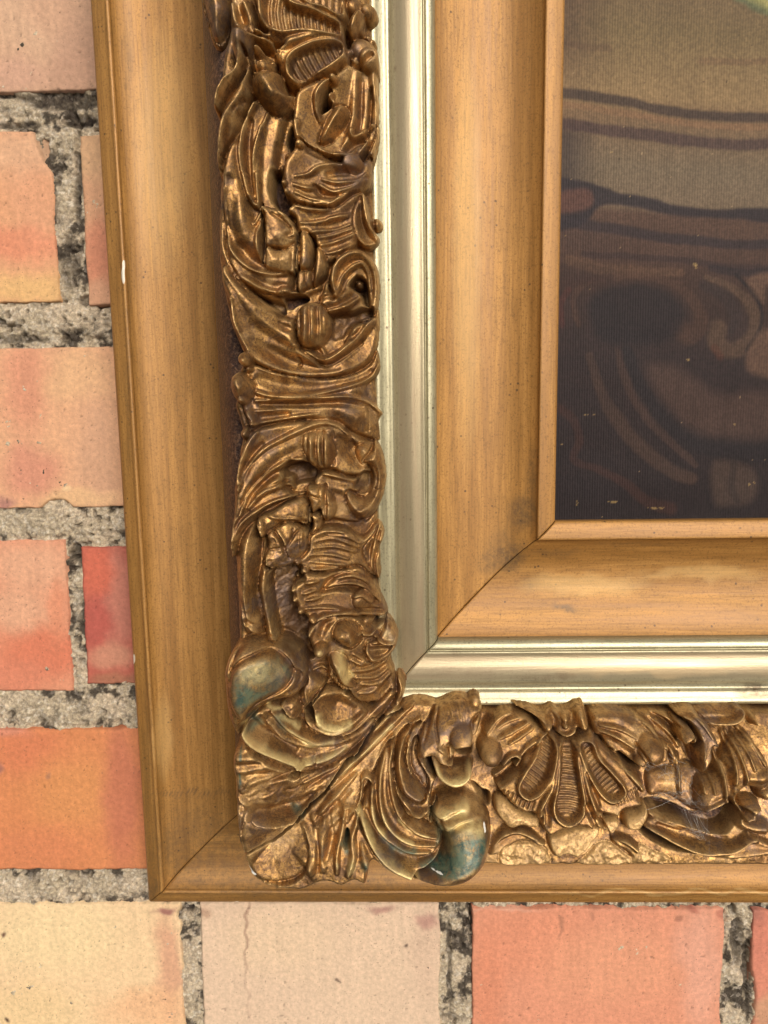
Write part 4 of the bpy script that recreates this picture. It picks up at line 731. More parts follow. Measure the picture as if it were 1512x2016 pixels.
for pts, w, h in ([[(738, 420), (735, 560), (700, 740), (640, 880), (610, 950)], [10, 20, 12], [5, 12, 8]], [[(905, 480), (940, 640), (985, 800), (1035, 940)], [10, 18, 12], [5, 11, 8]], [[(960, 640), (1010, 780), (1060, 900)], [10, 20, 10], [-4, -9, -4]], [[(700, 800), (670, 930), (680, 1040)], [12, 26, 16], [-3, -8, -4]], [[(1190, 520), (1290, 640), (1385, 755)], [14, 26, 26], [8, 16, 14]], [[(300, 730), (370, 680), (460, 600)], [18, 20, 10], [10, 10, 4]],
   [[(960, 900), (1000, 980), (1040, 1060)], 20, -8]): R(pts, w, h)
for k in range(8): R([(350 + 32 * k, 790 + 12 * k), (330 + 32 * k, 850 + 12 * k)], 6, -5, 'k'); R([(1180 + 24 * k, 860 - 14 * k), (1200 + 24 * k, 900 - 12 * k)], 6, -4, 'k')
R([(600, 990), (620, 945), (650, 960), (645, 1030)], 9, 11); R([(1030, 990), (1035, 950), (1070, 955), (1110, 1050), (1140, 1100)], 9, 12)
A('hood', [(400, 140), (520, 150), (620, 190), (700, 150), (780, 180), (860, 140), (940, 125), (960, 200), (980, 290), (940, 330), (900, 310), (860, 350), (810, 375), (750, 350), (700, 320), (640, 330), (600, 250), (500, 180)], 34, edge=9, drop=22, dome=0)
R([(385, 148), (500, 170), (590, 205), (645, 260), (660, 300)], [8, 18, 18], [8, 14, 14]); B(672, 290, 36, 14); R([(895, 140), (915, 220), (940, 300)], [18, 28, 28], [10, 16, 14]); B(798, 240, 22, 12, 'bead'); B(803, 290, 22, 12); R([(740, 360), (820, 375), (880, 345)], 12, 9)
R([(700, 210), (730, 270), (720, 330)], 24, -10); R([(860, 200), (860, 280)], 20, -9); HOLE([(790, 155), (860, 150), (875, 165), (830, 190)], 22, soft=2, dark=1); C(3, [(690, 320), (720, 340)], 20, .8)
A('broken_crust', [(285, 830), (350, 830), (420, 890), (520, 940), (600, 960), (600, 1050), (480, 1040), (400, 1060), (340, 1010), (280, 920)], 22, edge=5, drop=12, dome=4, rough=2)
A('broken_crust', [(680, 1110), (760, 1080), (870, 1040), (1030, 1020), (1060, 1090), (1020, 1140), (960, 1220), (890, 1275), (820, 1250), (740, 1270), (690, 1200)], 16, edge=4, drop=14, dome=3, rough=2)
A('broken_crust', [(1250, 960), (1330, 930), (1395, 880), (1420, 940), (1390, 1020), (1330, 1075), (1250, 1050)], 24, edge=5, drop=14, dome=4, rough=2)
A('broken_crust', [(1090, 990), (1180, 980), (1200, 1040), (1150, 1100), (1110, 1060)], 20, edge=4, drop=12, rough=2)
A('leaf_tip', [(235, 1250), (260, 1150), (330, 1060), (400, 1040), (520, 1050), (600, 1110), (660, 1170), (620, 1190), (500, 1150), (400, 1180), (320, 1240)], 12, edge=6, drop=16, dome=3); R([(250, 1210), (340, 1110), (450, 1080), (600, 1150)], [10, 18, 8], [5, 10, 4])
A('leaf_tip', [(1140, 1110), (1250, 1110), (1360, 1180), (1420, 1260), (1400, 1310), (1330, 1300), (1250, 1220), (1170, 1180)], 12, edge=6, drop=16, dome=3); R([(1160, 1130), (1280, 1170), (1390, 1280)], [8, 16, 8], [4, 9, 4])
A('broken_crust', [(325, 1190), (420, 1160), (560, 1150), (650, 1200), (700, 1300), (600, 1330), (330, 1330)], 4, edge=5, drop=8, rough=3.5)
A('broken_crust', [(960, 1250), (1060, 1150), (1150, 1160), (1230, 1230), (1320, 1320), (900, 1330)], 4, edge=5, drop=8, rough=3.5)
region(1150, 1350, 362 / 1512)
R([(240, 160), (420, 168), (590, 205), (700, 270), (770, 370), (800, 450)], [10, 20, 12], [8, 16, 10]); R([(470, 200), (600, 280), (700, 370), (770, 490)], [14, 34, 16], [6, 12, 6]); R([(560, 240), (660, 300), (760, 420)], [20, 24, 16], [-8, -12, -6])
R([(600, 420), (680, 480), (725, 570), (740, 680)], [12, 28, 16], [6, 13, 6]); R([(765, 560), (775, 680), (770, 790), (780, 880)], [8, 12, 8], [7, 11, 6], 'k')
A('shell_wing', [(500, 680), (620, 660), (720, 640), (850, 600), (940, 700), (920, 850), (950, 1020), (860, 1000), (740, 920), (640, 880), (540, 900), (500, 820)], 8, edge=8, drop=10, dome=6)
R([(765, 600), (775, 700), (770, 800), (785, 880)], [9, 13, 8], [8, 11, 6], 'k')
A('barrel', [(1110, 580), (1180, 440), (1240, 400), (1330, 385), (1430, 520), (1530, 680), (1520, 800), (1440, 860), (1330, 830), (1250, 900), (1260, 990), (1180, 945), (1080, 1000), (960, 1050), (900, 960), (890, 800), (930, 720), (1040, 700)], 26, edge=14, drop=24, dome=12)
for pts, w, h in ([[(1185, 440), (1225, 570), (1245, 700), (1240, 800)], 10, 8], [[(1220, 430), (1280, 580), (1320, 720), (1325, 800)], 10, 8], [[(1275, 430), (1350, 570), (1390, 680)], 9, 7], [[(1315, 395), (1400, 490), (1500, 660)], 14, 10], [[(1108, 590), (1150, 740), (1160, 930)], [14, 20, 14], [11, 15, 8]], [[(978, 760), (990, 880)], 8, 7], [[(1055, 740), (1070, 880)], 8, 6], [[(950, 1040), (1060, 1000), (1180, 945)], 12, 9], [[(1180, 700), (1200, 850), (1230, 960)], 30, -10], [[(1350, 760), (1430, 760), (1512, 730)], 30, 6]): R(pts, w, h)
A('crescent_leaf', [(740, 215), (880, 180), (980, 260), (1050, 360), (1105, 480), (1100, 510), (1045, 500), (1040, 590), (1000, 670), (945, 715), (925, 620), (910, 520), (930, 440), (890, 350), (820, 280)], 42, edge=9, drop=28, dome=5)
for pts, w, h in ([[(800, 230), (900, 320), (965, 430), (990, 540), (985, 620)], [8, 16, 8], [5, 9, 4]], [[(860, 210), (970, 310), (1060, 440)], [8, 14, 8], [4, 8, 4]], [[(925, 430), (935, 560), (955, 700)], [8, 12, 8], [7, 10, 6]], [[(840, 260), (930, 370), (950, 470)], [10, 18, 8], [-5, -9, -4]]): R(pts, w, h)
A('hook', [(760, 260), (830, 290), (890, 370), (930, 420), (905, 470), (850, 480), (800, 450), (800, 370), (740, 300)], 36, edge=12, drop=24, dome=6); B(858, 430, 56, 16)
HOLE([(840, 480), (910, 440), (915, 560), (945, 700), (900, 660), (850, 560)], 2, dark=.6)
A('scroll', [(900, 190), (1050, 160), (1200, 150), (1290, 165), (1315, 230), (1290, 290), (1210, 325), (1080, 325), (1010, 310), (960, 260)], 22, edge=8, drop=20, dome=-4)
R([(1000, 295), (1100, 305), (1220, 295), (1290, 245), (1290, 190), (1240, 170)], [12, 22, 14], [9, 15, 9]); R([(1080, 190), (1150, 200), (1220, 200)], 22, -10)
for k in range(8): R([(880 + 26 * k, 190), (930 + 24 * k, 225)], 6, -4)
A('piece', [(1290, 930), (1370, 920), (1440, 960), (1460, 1030), (1420, 1040), (1400, 1110), (1320, 1100), (1290, 1060), (1310, 1010), (1270, 980)], 28, edge=12, drop=22, dome=8, rough=2)
B(1520, 910, 60, 30, 'bulb'); B(1440, 330, 30, 22, 'bead'); R([(1425, 190), (1425, 260), (1440, 330)], 16, 12); R([(1320, 1080), (1340, 1180), (1420, 1230), (1540, 1240)], 40, 18)
A('cradle_leaf', [(470, 1130), (540, 1060), (640, 1090), (780, 1150), (920, 1210), (1060, 1260), (1200, 1290), (1300, 1220), (1330, 1160), (1420, 1230), (1560, 1290), (1560, 1380), (1400, 1410), (1200, 1425), (1000, 1400), (820, 1330), (640, 1240)], 14, edge=9, drop=18, dome=-6)
R([(480, 1145), (620, 1215), (800, 1305), (1000, 1355), (1200, 1350), (1350, 1280), (1430, 1260)], [12, 30, 16], [10, 17, 8]); R([(545, 1065), (700, 1130), (860, 1180), (960, 1215)], [12, 26, 12], [8, 12, 6]); R([(620, 1160), (800, 1220), (1000, 1290), (1180, 1300)], [20, 40, 24], [-5, -12, -6])
HOLE([(500, 960), (620, 950), (760, 1000), (880, 1060), (960, 1060), (1100, 1010), (1180, 955), (1270, 1010), (1275, 1130), (1200, 1250), (1080, 1270), (920, 1210), (780, 1130), (640, 1090), (540, 1030)], 34, dark=.8)
HOLE([(440, 1180), (520, 1190), (640, 1260), (800, 1340), (940, 1390), (985, 1415), (860, 1405), (700, 1370), (540, 1290)], 14, dark=1)
A('broken_crust', [(450, 1290), (560, 1340), (680, 1380), (700, 1440), (500, 1450), (380, 1440)], 4, edge=5, drop=8, rough=4)
region(0, 0, 1.0)

# long split of the composition along the mitre
def crack(pts, w=1.5, d=20):
    P = smooth_pts(conv(pts), 6); P = P + (rng.random(P.shape) - .5) * 1.6; b = box(P, 4)
    q, _ = seg_ratio(GXX[b], GZZ[b], P, np.full(len(P), w), np.zeros(len(P))); f = np.clip(1.3 - q, 0, 1)
    Zr[b] -= np.where(MSK[b], d * f, 0).astype(np.float32); PNT[b][..., 3] = np.maximum(PNT[b][..., 3], np.clip(1.5 - q, 0, 1))

# light blur against stair steps, then the cracks
def blur(Zin, n=1):
    for _ in range(n):
        Zp = np.pad(Zin, 1, mode='edge'); Zin = (Zp[1:-1, 1:-1] * 4 + Zp[:-2, 1:-1] + Zp[2:, 1:-1] + Zp[1:-1, :-2] + Zp[1:-1, 2:]) / 8
    return Zin
Zr = np.where(MSK, Zr, -26).astype(np.float32); Zr = blur(Zr, 2)
Zr += ((fbm(GXX, GZZ, 30, 4, 31) - .5) * 5 + (fbm(GXX, GZZ, 6, 2, 37) - .5) * 1.0).astype(np.float32) * (0.3 + 0.12 * sstep(520, 600, np.maximum(-GXX, -GZZ)) * (GZZ < -380))
region(430, 1240)
crack([(150, 1650), (290, 1585), (430, 1512), (560, 1400), (680, 1270), (800, 1150), (860, 1060), (960, 920), (1050, 850), (1150, 700), (1230, 600)], 1.7, 22); crack([(1230, 600), (1300, 582), (1370, 545)], 1.2, 16); crack([(660, 560), (730, 480), (800, 405)], 1.2, 14)
region(600, 1360); crack([(980, 760), (940, 830), (925, 900)], 1.5, 16); region(380, 350); crack([(530, 210), (532, 400), (530, 650)], 1.0, 12); crack([(790, 410), (785, 560), (775, 700), (780, 850)], 1.0, 12)
region(400, 680); crack([(790, 1180), (800, 1300), (790, 1420)], 1.0, 12); crack([(1280, 1050), (1355, 1055)], .7, 3); region(0, 0, 1.0)

Zr = np.where(MSK, Zr * 1.22, Zr)
WW = np.maximum(-GXX, -GZZ)
conv_ = Zr - blur(Zr, 14); wearg = np.clip(conv_ / 5.5, 0, 1) * (0.35 + 0.9 * fbm(GXX, GZZ, 26, 3, 41))
skirt = MSK.copy()
for _ in range(3):
    s = skirt.copy(); s[1:] |= skirt[:-1]; s[:-1] |= skirt[1:]; s[:, 1:] |= skirt[:, :-1]; s[:, :-1] |= skirt[:, 1:]; skirt = s
core = MSK
depth_ring = np.zeros(Zr.shape, np.float32)
# rings outside the outline drop away to the bed
r1 = MSK.copy(); 
for k, dz in enumerate((16, 40, 75)):
    s = r1.copy(); s[1:] |= r1[:-1]; s[:-1] |= r1[1:]; s[:, 1:] |= r1[:, :-1]; s[:, :-1] |= r1[:, 1:]
    depth_ring[s & ~r1] = dz; r1 = s
inner_edge = WW < 352
Hh_ = href(WW) + Zr - depth_ring
Hh_ = np.where((depth_ring > 0) & inner_edge, np.maximum(Hh_, 60), Hh_)
# part of each ring vertex: nearest inside neighbour
for _ in range(4):
    z0 = PID == 0
    for ax, sh in ((0, 1), (0, -1), (1, 1), (1, -1)):
        rP = np.roll(PID, sh, ax); PID = np.where((PID == 0) & (rP > 0), rP, PID)
gx = np.gradient(Hh_, RES, axis=0); gz = np.gradient(Hh_, RES, axis=1)
NR = np.stack([-gx, -np.ones_like(gx), -gz], -1); NR[..., 0] = -gx; NR[..., 2] = -gz
NR /= np.linalg.norm(NR, axis=-1, keepdims=True)
VX = np.stack([GXX, -Hh_, GZZ], -1) * S
WEAR = np.zeros(Zr.shape + (4,), np.float32); WEAR[..., 0] = np.clip(wearg, 0, 1); WEAR[..., 3] = 1
lowrun = (GZZ < -600)
WEAR[..., 1] = sstep(.56, .70, fbm(GXX, GZZ, 60, 4, 51)) * .7
crust_ids = [i + 1 for i, (n, _) in enumerate(LBL) if n == 'broken_crust']
WEAR[..., 2] = np.clip(np.isin(PID, crust_ids) * .8 + sstep(.6, .72, fbm(GXX, GZZ, 45, 4, 61)) * .5, 0, 1)
ok4 = skirt[:-1, :-1] & skirt[1:, :-1] & skirt[1:, 1:] & skirt[:-1, 1:]
hz = np.stack([Hh_[:-1, :-1], Hh_[1:, :-1], Hh_[1:, 1:], Hh_[:-1, 1:]]); pz = np.stack([PID[:-1, :-1], PID[1:, :-1], PID[1:, 1:], PID[:-1, 1:]])
fp = np.take_along_axis(pz, hz.argmax(0)[None], 0)[0]
idx = np.arange(Zr.size).reshape(Zr.shape)
for i, (nm, lb) in enumerate(LBL):
    keep = ok4 & (fp == i + 1)
    if keep.sum() < 12: continue
    f = grid_faces(idx, keep); used, inv = np.unique(f, return_inverse=True)
    f = inv.reshape(-1, 4)
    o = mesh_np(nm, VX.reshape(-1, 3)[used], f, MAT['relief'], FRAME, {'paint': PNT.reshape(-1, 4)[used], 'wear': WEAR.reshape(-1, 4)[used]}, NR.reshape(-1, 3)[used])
    if lb: o['label'] = lb
    if nm == 'scroll_knob': knob_o = o
    if nm == 'scroll_face': o.parent = knob_o
# ------------------------------------------------------------------ the painting
PAINTING = empty('oil_painting', 'dark oil painting on ribbed canvas with curved bands and scrolls, set in the gilt frame', 'painting', MF)
def srgb(r, g, b):
    c = np.array([r, g, b]) / 255.0; return np.where(c <= 0.04045, c / 12.92, ((c + 0.055) / 1.055) ** 2.4)
CR = 2.2
cx_ = np.arange(-6, 600, CR); cz_ = np.arange(-6, 1330, CR); CX, CZ = np.meshgrid(cx_, cz_, indexing='ij')
CPX, CPY = project(CX, np.full(CX.shape, 8.0), CZ)
wx = CPX + 6 * (fbm(CPX, CPY, 40, 3, 71) - .5); wy = CPY + 6 * (fbm(CPX, CPY, 40, 3, 73) - .5)
OIL = np.zeros(CX.shape + (3,))
def lay(col, a): 
    global OIL; OIL = OIL * (1 - a[..., None]) + np.array(col) * a[..., None]
bl = [(-400, srgb(112, 98, 76)), (0, srgb(108, 94, 72)), (60, srgb(110, 97, 72)), (190, srgb(132, 114, 86)), (235, srgb(112, 94, 74)), (330, srgb(108, 98, 84)), (400, srgb(110, 98, 84)), (425, srgb(84, 66, 58)), (500, srgb(80, 62, 56)), (560, srgb(66, 50, 46)), (700, srgb(52, 42, 44)), (1030, srgb(42, 36, 40))]
ys = np.array([b[0] for b in bl]); cs = np.array([b[1] for b in bl])
OIL = np.stack([np.interp(wy - 0.06 * (wx - 1300), ys, cs[:, k]) for k in range(3)], -1)
lay(srgb(74, 56, 50), (1 - sstep(1110, 1230, wx)) * (1 - sstep(60, 260, wy)) * .55)
lay(srgb(60, 52, 52), (1 - sstep(1110, 1200, wx)) * sstep(235, 270, wy) * (1 - sstep(360, 400, wy)) * .8)
def stroke(pts, w, col, a=0.9, soft=0.5):
    P = smooth_pts(np.array(pts, float), 6); q, _ = seg_ratio(wx, wy, P, np.interp(np.linspace(0, 1, len(P)), np.linspace(0, 1, np.size(w)), np.atleast_1d(w)), np.zeros(len(P)))
    cm = sum(col) / 3; lay(srgb(*[v * (1.0 if cm > 62 else .92) for v in col]), a * .85 * (1 - sstep(.55, 1.25, q + .3 * (fbm(wx, wy, 22, 3, 81) - .5))))
def patch(pts, col, a=0.9, soft=10):
    cm = sum(col) / 3; col = [v * (1.08 if cm > 62 else .86) for v in col]
    P = smooth_pts(np.array(pts, float), 5, True); lay(srgb(*col), a * sstep(-soft / 2, soft, poly_dist(wx, wy, P)))
DK = (50, 44, 50); BR = (92, 68, 56); RD = (92, 54, 48)
stroke([(1105, 182), (1160, 190), (1240, 202), (1300, 216), (1380, 226), (1512, 231), (1700, 225)], 11, (44, 36, 44)); stroke([(1105, 205), (1200, 218), (1290, 234), (1380, 246), (1512, 250)], 7, (128, 100, 78), .6)
stroke([(1105, 243), (1200, 256), (1290, 268), (1380, 280), (1460, 286), (1560, 282)], 13, (66, 50, 56), .9)
stroke([(1380, 120), (1440, 122), (1520, 120)], 7, (104, 84, 66), .7, .9); stroke([(1110, 84), (1160, 92), (1200, 95)], 7, (84, 66, 54), .6, .9)
patch([(1440, -200), (1435, -20), (1465, 10), (1500, 28), (1600, 50), (1800, 60), (1800, -200)], (86, 96, 74), .9, 8); patch([(1468, -200), (1462, -25), (1490, 8), (1560, 28), (1800, 40), (1800, -200)], (140, 140, 96), .9, 12)
patch([(1090, 352), (1140, 354), (1190, 365), (1220, 378), (1290, 390), (1340, 405), (1420, 410), (1530, 410), (1530, 440), (1440, 432), (1340, 428), (1260, 412), (1190, 405), (1150, 440), (1090, 450)], (52, 46, 54), .95, 6)
patch([(1090, 380), (1160, 372), (1165, 410), (1090, 420)], (84, 60, 54), .8, 8); stroke([(1090, 432), (1150, 442), (1210, 450), (1290, 466), (1380, 475), (1440, 482), (1560, 478)], 11, (52, 46, 54), .95)
stroke([(1150, 500), (1240, 505), (1330, 512), (1420, 524), (1512, 528)], 7, (60, 48, 52), .8); stroke([(1120, 512), (1190, 528), (1260, 534), (1340, 536)], [12, 14, 8], (100, 78, 64), .7); stroke([(1400, 528), (1470, 536), (1530, 532)], 8, (48, 42, 50), .85)
stroke([(1140, 640), (1130, 590), (1150, 560), (1200, 545), (1270, 545), (1330, 560), (1370, 600), (1380, 640), (1360, 660), (1340, 650)], [6, 9, 22], (82, 62, 54), .75)
patch([(1160, 640), (1158, 590), (1200, 560), (1270, 556), (1330, 580), (1355, 620), (1340, 660), (1300, 680), (1200, 680)], (46, 40, 46), .8, 16)
stroke([(1390, 545), (1430, 560), (1470, 590), (1490, 630), (1480, 670), (1440, 690), (1410, 670), (1415, 645)], [5, 16, 20], (94, 76, 64), .8); stroke([(1385, 560), (1430, 585), (1450, 620), (1440, 650)], [10, 18, 8], (60, 50, 52), .8); stroke([(1450, 540), (1492, 590), (1500, 640), (1470, 690)], 4, (42, 36, 40), .9)
stroke([(1408, 685), (1420, 703)], 8, (96, 58, 46), .5); patch([(1475, 680), (1500, 650), (1560, 640), (1560, 740), (1490, 742), (1466, 720)], (96, 76, 66), .8, 10); patch([(1470, 545), (1560, 535), (1560, 560), (1512, 560), (1505, 600)], (98, 78, 68), .8, 8)
stroke([(1105, 560), (1130, 555), (1200, 545)], 8, (72, 52, 50), .6); stroke([(1108, 640), (1105, 600), (1120, 570)], 7, (92, 52, 48), .5)
stroke([(1160, 700), (1180, 760), (1210, 820), (1260, 880), (1320, 925), (1362, 942)], [8, 16, 14], (78, 62, 56), .8); stroke([(1215, 690), (1225, 730), (1260, 800), (1310, 860), (1370, 915)], [6, 13, 6], (76, 60, 56), .8)
stroke([(1235, 690), (1260, 760), (1300, 810), (1360, 860), (1440, 885), (1530, 890)], [10, 24, 26], (44, 40, 46), .85); patch([(1270, 720), (1320, 712), (1370, 740), (1420, 770), (1530, 770), (1530, 860), (1430, 868), (1360, 850), (1300, 790)], (78, 62, 58), .7, 22)
stroke([(1096, 800), (1130, 830), (1140, 870), (1130, 905), (1180, 925), (1230, 950), (1270, 985), (1320, 1000)], [9, 8, 14], (84, 56, 48), .4, .9)
patch([(1400, 910), (1440, 905), (1480, 920), (1495, 950), (1480, 990), (1440, 1000), (1405, 990)], (72, 60, 56), .8, 14); stroke([(1445, 915), (1440, 960), (1450, 985)], 8, (50, 44, 46), .6)
for k in range(9): stroke([(1090, 470 + 60 * k), (1200, 478 + 62 * k)], 20, (44, 40, 48), .18, .9)
fleck = (vnoise(CX / 5.0, CZ / 5.0, 91) > .985) & (vnoise(CX / 30, CZ / 30, 92) > .45); lay(srgb(178, 158, 128), fleck * .55)
fleck = (vnoise(CX / 6.0, CZ / 6.0, 95) > .978) & (CPY < 330); lay(srgb(54, 42, 34), fleck * .7)
for x, y, rx, ry in ((1368, 521, 6, 3), (1370, 526, 3, 3), (1444, 837, 5, 3), (1292, 1000, 18, 2.2), (1208, 988, 12, 1.6), (1136, 990, 1.8, 5), (1106, 874, 2.5, 2), (1475, 953, 2, 4), (1484, 951, 2, 2), (1355, 708, 3, 2), (1204, 300, 3, 2), (1240, 387, 2, 2), (1113, 465, 2, 4), (1163, 817, 14, 1)):
    lay(srgb(196, 172, 120), (((CPX - x) / rx) ** 2 + ((CPY - y) / ry) ** 2 < 1) * (vnoise(CX / 3, CZ / 3, 5) > .45) * .42)
OIL = OIL * np.array([1.0, 0.86, 0.70]) * (0.92 - 0.22 * sstep(300, 600, CPY))[..., None] * (0.86 + 0.28 * fbm(CX * 1.0, CZ * .35, 14, 4, 88))[..., None]
yy = 8 + (fbm(CX, CZ, 120, 2, 99) - .5) * 3
idc = np.arange(CX.size).reshape(CX.shape)
mesh_np('canvas', np.stack([CX, yy, CZ], -1).reshape(-1, 3) * S, grid_faces(idc), MAT['canvas'], PAINTING, {'oil': OIL.reshape(-1, 3)})

# ------------------------------------------------------------------ the brick wall
WALL = empty('brick_wall', 'old wall of orange and cream bricks with rough grey mortar', 'wall')
def wproj(x, y, z):
    P = np.stack([x, y, z], -1) - _T; L = P @ _R; return project(L[..., 0], L[..., 1], L[..., 2])
def chips_of(px, py, chips):
    d = np.full(px.shape, 1e9)
    for pts in chips:
        P = smooth_pts(np.array(pts, float), 4, True); d = np.minimum(d, -poly_dist(px, py, P))
    return d
def brick(l, t, r, b, base, spots, seed, chips=(), res=3.4, detail=True):
    """l,t,r,b measured image limits of the brick face"""
    my = (t + b) / 2; mx = (max(l, 0) + min(r, 1512)) / 2
    x0 = float(at_wall(l, my)[0]); x1 = float(at_wall(r, my)[0]); z1 = float(at_wall(mx, t)[1]); z0 = float(at_wall(mx, b)[1])
    if not detail: res = 9
    nx = max(8, int((x1 - x0) / res)); nz = max(8, int((z1 - z0) / res))
    u = np.linspace(0, 1, nx); v = np.linspace(0, 1, nz)
    X, Z = np.meshgrid(x0 + (x1 - x0) * u, z0 + (z1 - z0) * v, indexing='ij')
    # uneven arrises
    e = lambda a, sd: (fbm(a, np.zeros_like(a) + seed, 60, 4, sd) - .5) * 10
    fx = (X - x0) / (x1 - x0); fz = (Z - z0) / (z1 - z0)
    X = X + (1 - fx) ** 6 * e(Z, 1) + fx ** 6 * e(Z, 2); Z = Z + (1 - fz) ** 6 * e(X, 3) + fz ** 6 * e(X, 4)
    de = np.minimum(np.minimum(fx, 1 - fx) * (x1 - x0), np.minimum(fz, 1 - fz) * (z1 - z0))
    de = de + (fbm(X, Z, 12, 4, seed, .65) - .5) * 9
    Y = (fbm(X, Z, 150, 3, seed + 7) - .5) * 5 + (fbm(X, Z, 9, 2, seed + 9) - .5) * 0.5
    Y += 7 * (1 - np.sqrt(np.clip(1 - (1 - np.clip(de / 7, 0, 1)) ** 2, 0, 1)))
    px, py = wproj(X, Y, Z)
    if chips: dc = chips_of(px, py, chips); Y = Y + 16 * sstep(2, -5, dc)
    bd = (fx == 0) | (fx == 1) | (fz == 0) | (fz == 1); Y = np.where(bd, 46, Y)
    col = np.ones(X.shape + (3,)) * srgb(*base)
    wpx = px + 34 * (fbm(X, Z, 50, 3, seed + 3) - .5); wpy = py + 34 * (fbm(X, Z, 50, 3, seed + 5) - .5)
    for (sx, sy, rx, ry, c, a) in spots:
        q = np.sqrt(((wpx - sx) / rx) ** 2 + ((wpy - sy) / ry) ** 2); al = (a * (1 - sstep(.35, 1.25, q)))[..., None]; col = col * (1 - al) + srgb(*c) * al
    strk = fbm(X * 1.0, Z * 0.05, 9, 3, seed + 13)[..., None]; col = col * (0.93 + 0.14 * strk)
    mot = fbm(X, Z, 26, 5, seed + 15, .65)[..., None]; col = col * (0.93 + 0.14 * mot)
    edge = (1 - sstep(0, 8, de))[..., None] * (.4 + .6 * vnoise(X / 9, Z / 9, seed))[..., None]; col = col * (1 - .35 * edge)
    if chips: k = (sstep(3, -3, dc) * .55)[..., None]; col = col * (1 - k) + srgb(150, 125, 100) * k
    g_ = col.mean(-1, keepdims=True); pr = sstep(.9, .96, vnoise(X / 4.2 + 3, Z / 4.2, seed + 31)) * sstep(.45, .6, fbm(X, Z, 40, 3, seed + 33)); Y = Y + 3 * pr; col = col * (1 - .5 * pr[..., None])
    col = (col * .95 + g_ * .05) * np.array([.865, .855, .81])
    idb = np.arange(X.size).reshape(X.shape)
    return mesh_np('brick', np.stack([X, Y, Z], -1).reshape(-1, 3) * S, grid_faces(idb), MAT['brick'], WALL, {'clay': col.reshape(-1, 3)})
PK = (216, 168, 138); OR = (224, 138, 96)
brick(-330, -210, 470, 178, (204, 160, 130), [(60, 40, 120, 90, (214, 172, 140), .8), (150, 120, 60, 120, (188, 144, 120), .6), (30, 150, 80, 40, (208, 160, 136), .6), (100, 20, 60, 60, (206, 158, 128), .5)], 11)
brick(-330, 254, 110, 597, (222, 160, 118), [(40, 300, 120, 60, (220, 172, 136), .8), (30, 480, 130, 40, (222, 138, 104), .8), (70, 400, 60, 90, (220, 158, 122), .5), (60, 570, 120, 40, (226, 178, 118), .95)], 12, [[(50, 240), (62, 255), (78, 305), (105, 345), (110, 370), (125, 330), (125, 240)]])
brick(163, 258, 620, 600, (214, 160, 122), [(180, 300, 60, 60, (212, 168, 126), .8), (195, 500, 40, 80, (206, 128, 98), .8), (190, 580, 50, 30, (212, 158, 124), .8)], 13)
brick(-170, 678, 540, 1000, (224, 168, 128), [(50, 760, 60, 120, (214, 142, 112), .75), (60, 930, 70, 60, (206, 132, 110), .7), (150, 740, 80, 60, (224, 176, 130), .7), (190, 900, 60, 130, (196, 152, 124), .5), (5, 985, 26, 14, (176, 122, 110), .9), (130, 960, 7, 7, (246, 208, 160), 1), (150, 980, 90, 22, (226, 180, 132), .8)], 14, [[(80, 1010), (90, 990), (108, 983), (128, 985), (142, 998), (145, 1012)]])
brick(-330, 1060, 138, 1362, (220, 146, 112), [(60, 1110, 110, 60, (222, 166, 132), .9), (30, 1200, 90, 60, (222, 168, 134), .8), (90, 1290, 110, 60, (214, 120, 88), .9), (20, 1330, 80, 40, (212, 128, 98), .8), (110, 1200, 20, 80, (222, 140, 104), .6)], 15)
brick(163, 1072, 620, 1348, (186, 96, 78), [(190, 1120, 40, 60, (206, 104, 78), .9), (200, 1230, 50, 60, (182, 88, 76), .8), (235, 1180, 30, 130, (192, 126, 106), .7), (220, 1290, 60, 24, (200, 140, 112), .8), (230, 1335, 70, 20, (166, 112, 84), .8)], 16)
brick(-250, 1432, 420, 1714, (214, 134, 84), [(60, 1480, 90, 60, (214, 124, 84), .8), (150, 1560, 110, 90, (216, 144, 86), .8), (240, 1560, 44, 180, (192, 112, 84), .8), (10, 1440, 60, 20, (214, 140, 116), .7), (0, 1515, 18, 12, (168, 112, 100), .8), (100, 1530, 8, 8, (150, 106, 86), .7), (60, 1680, 120, 60, (212, 128, 86), .6)], 17)
brick(-240, 1776, 364, 2140, (236, 200, 156), [(100, 1840, 160, 90, (238, 208, 160), .8), (330, 1900, 34, 120, (214, 158, 126), .85), (300, 1990, 120, 50, (232, 178, 134), .8), (330, 1790, 26, 10, (166, 112, 100), 1), (60, 1990, 120, 60, (232, 198, 148), .7), (8, 2005, 6, 10, (70, 40, 34), 1), (12, 1833, 6, 6, (120, 84, 68), 1)], 18, [[(350, 1795), (372, 1790), (372, 1820), (352, 1812)], [(357, 1822), (375, 1822), (375, 1872), (357, 1870)]])
brick(398, 1776, 868, 2140, (222, 190, 162), [(560, 1850, 140, 80, (228, 196, 162), .7), (700, 1900, 120, 140, (226, 194, 164), .6), (840, 1870, 40, 120, (212, 178, 152), .5), (408, 1800, 14, 16, (186, 148, 122), .8), (488, 1830, 3.5, 90, (168, 132, 110), .8), (486, 1960, 3, 90, (190, 158, 136), .6), (745, 1792, 34, 14, (182, 138, 122), .95), (840, 1812, 30, 22, (190, 144, 128), .95), (798, 1866, 6, 5, (100, 76, 66), .9), (673, 1921, 4, 4, (100, 76, 66), .9)], 19)
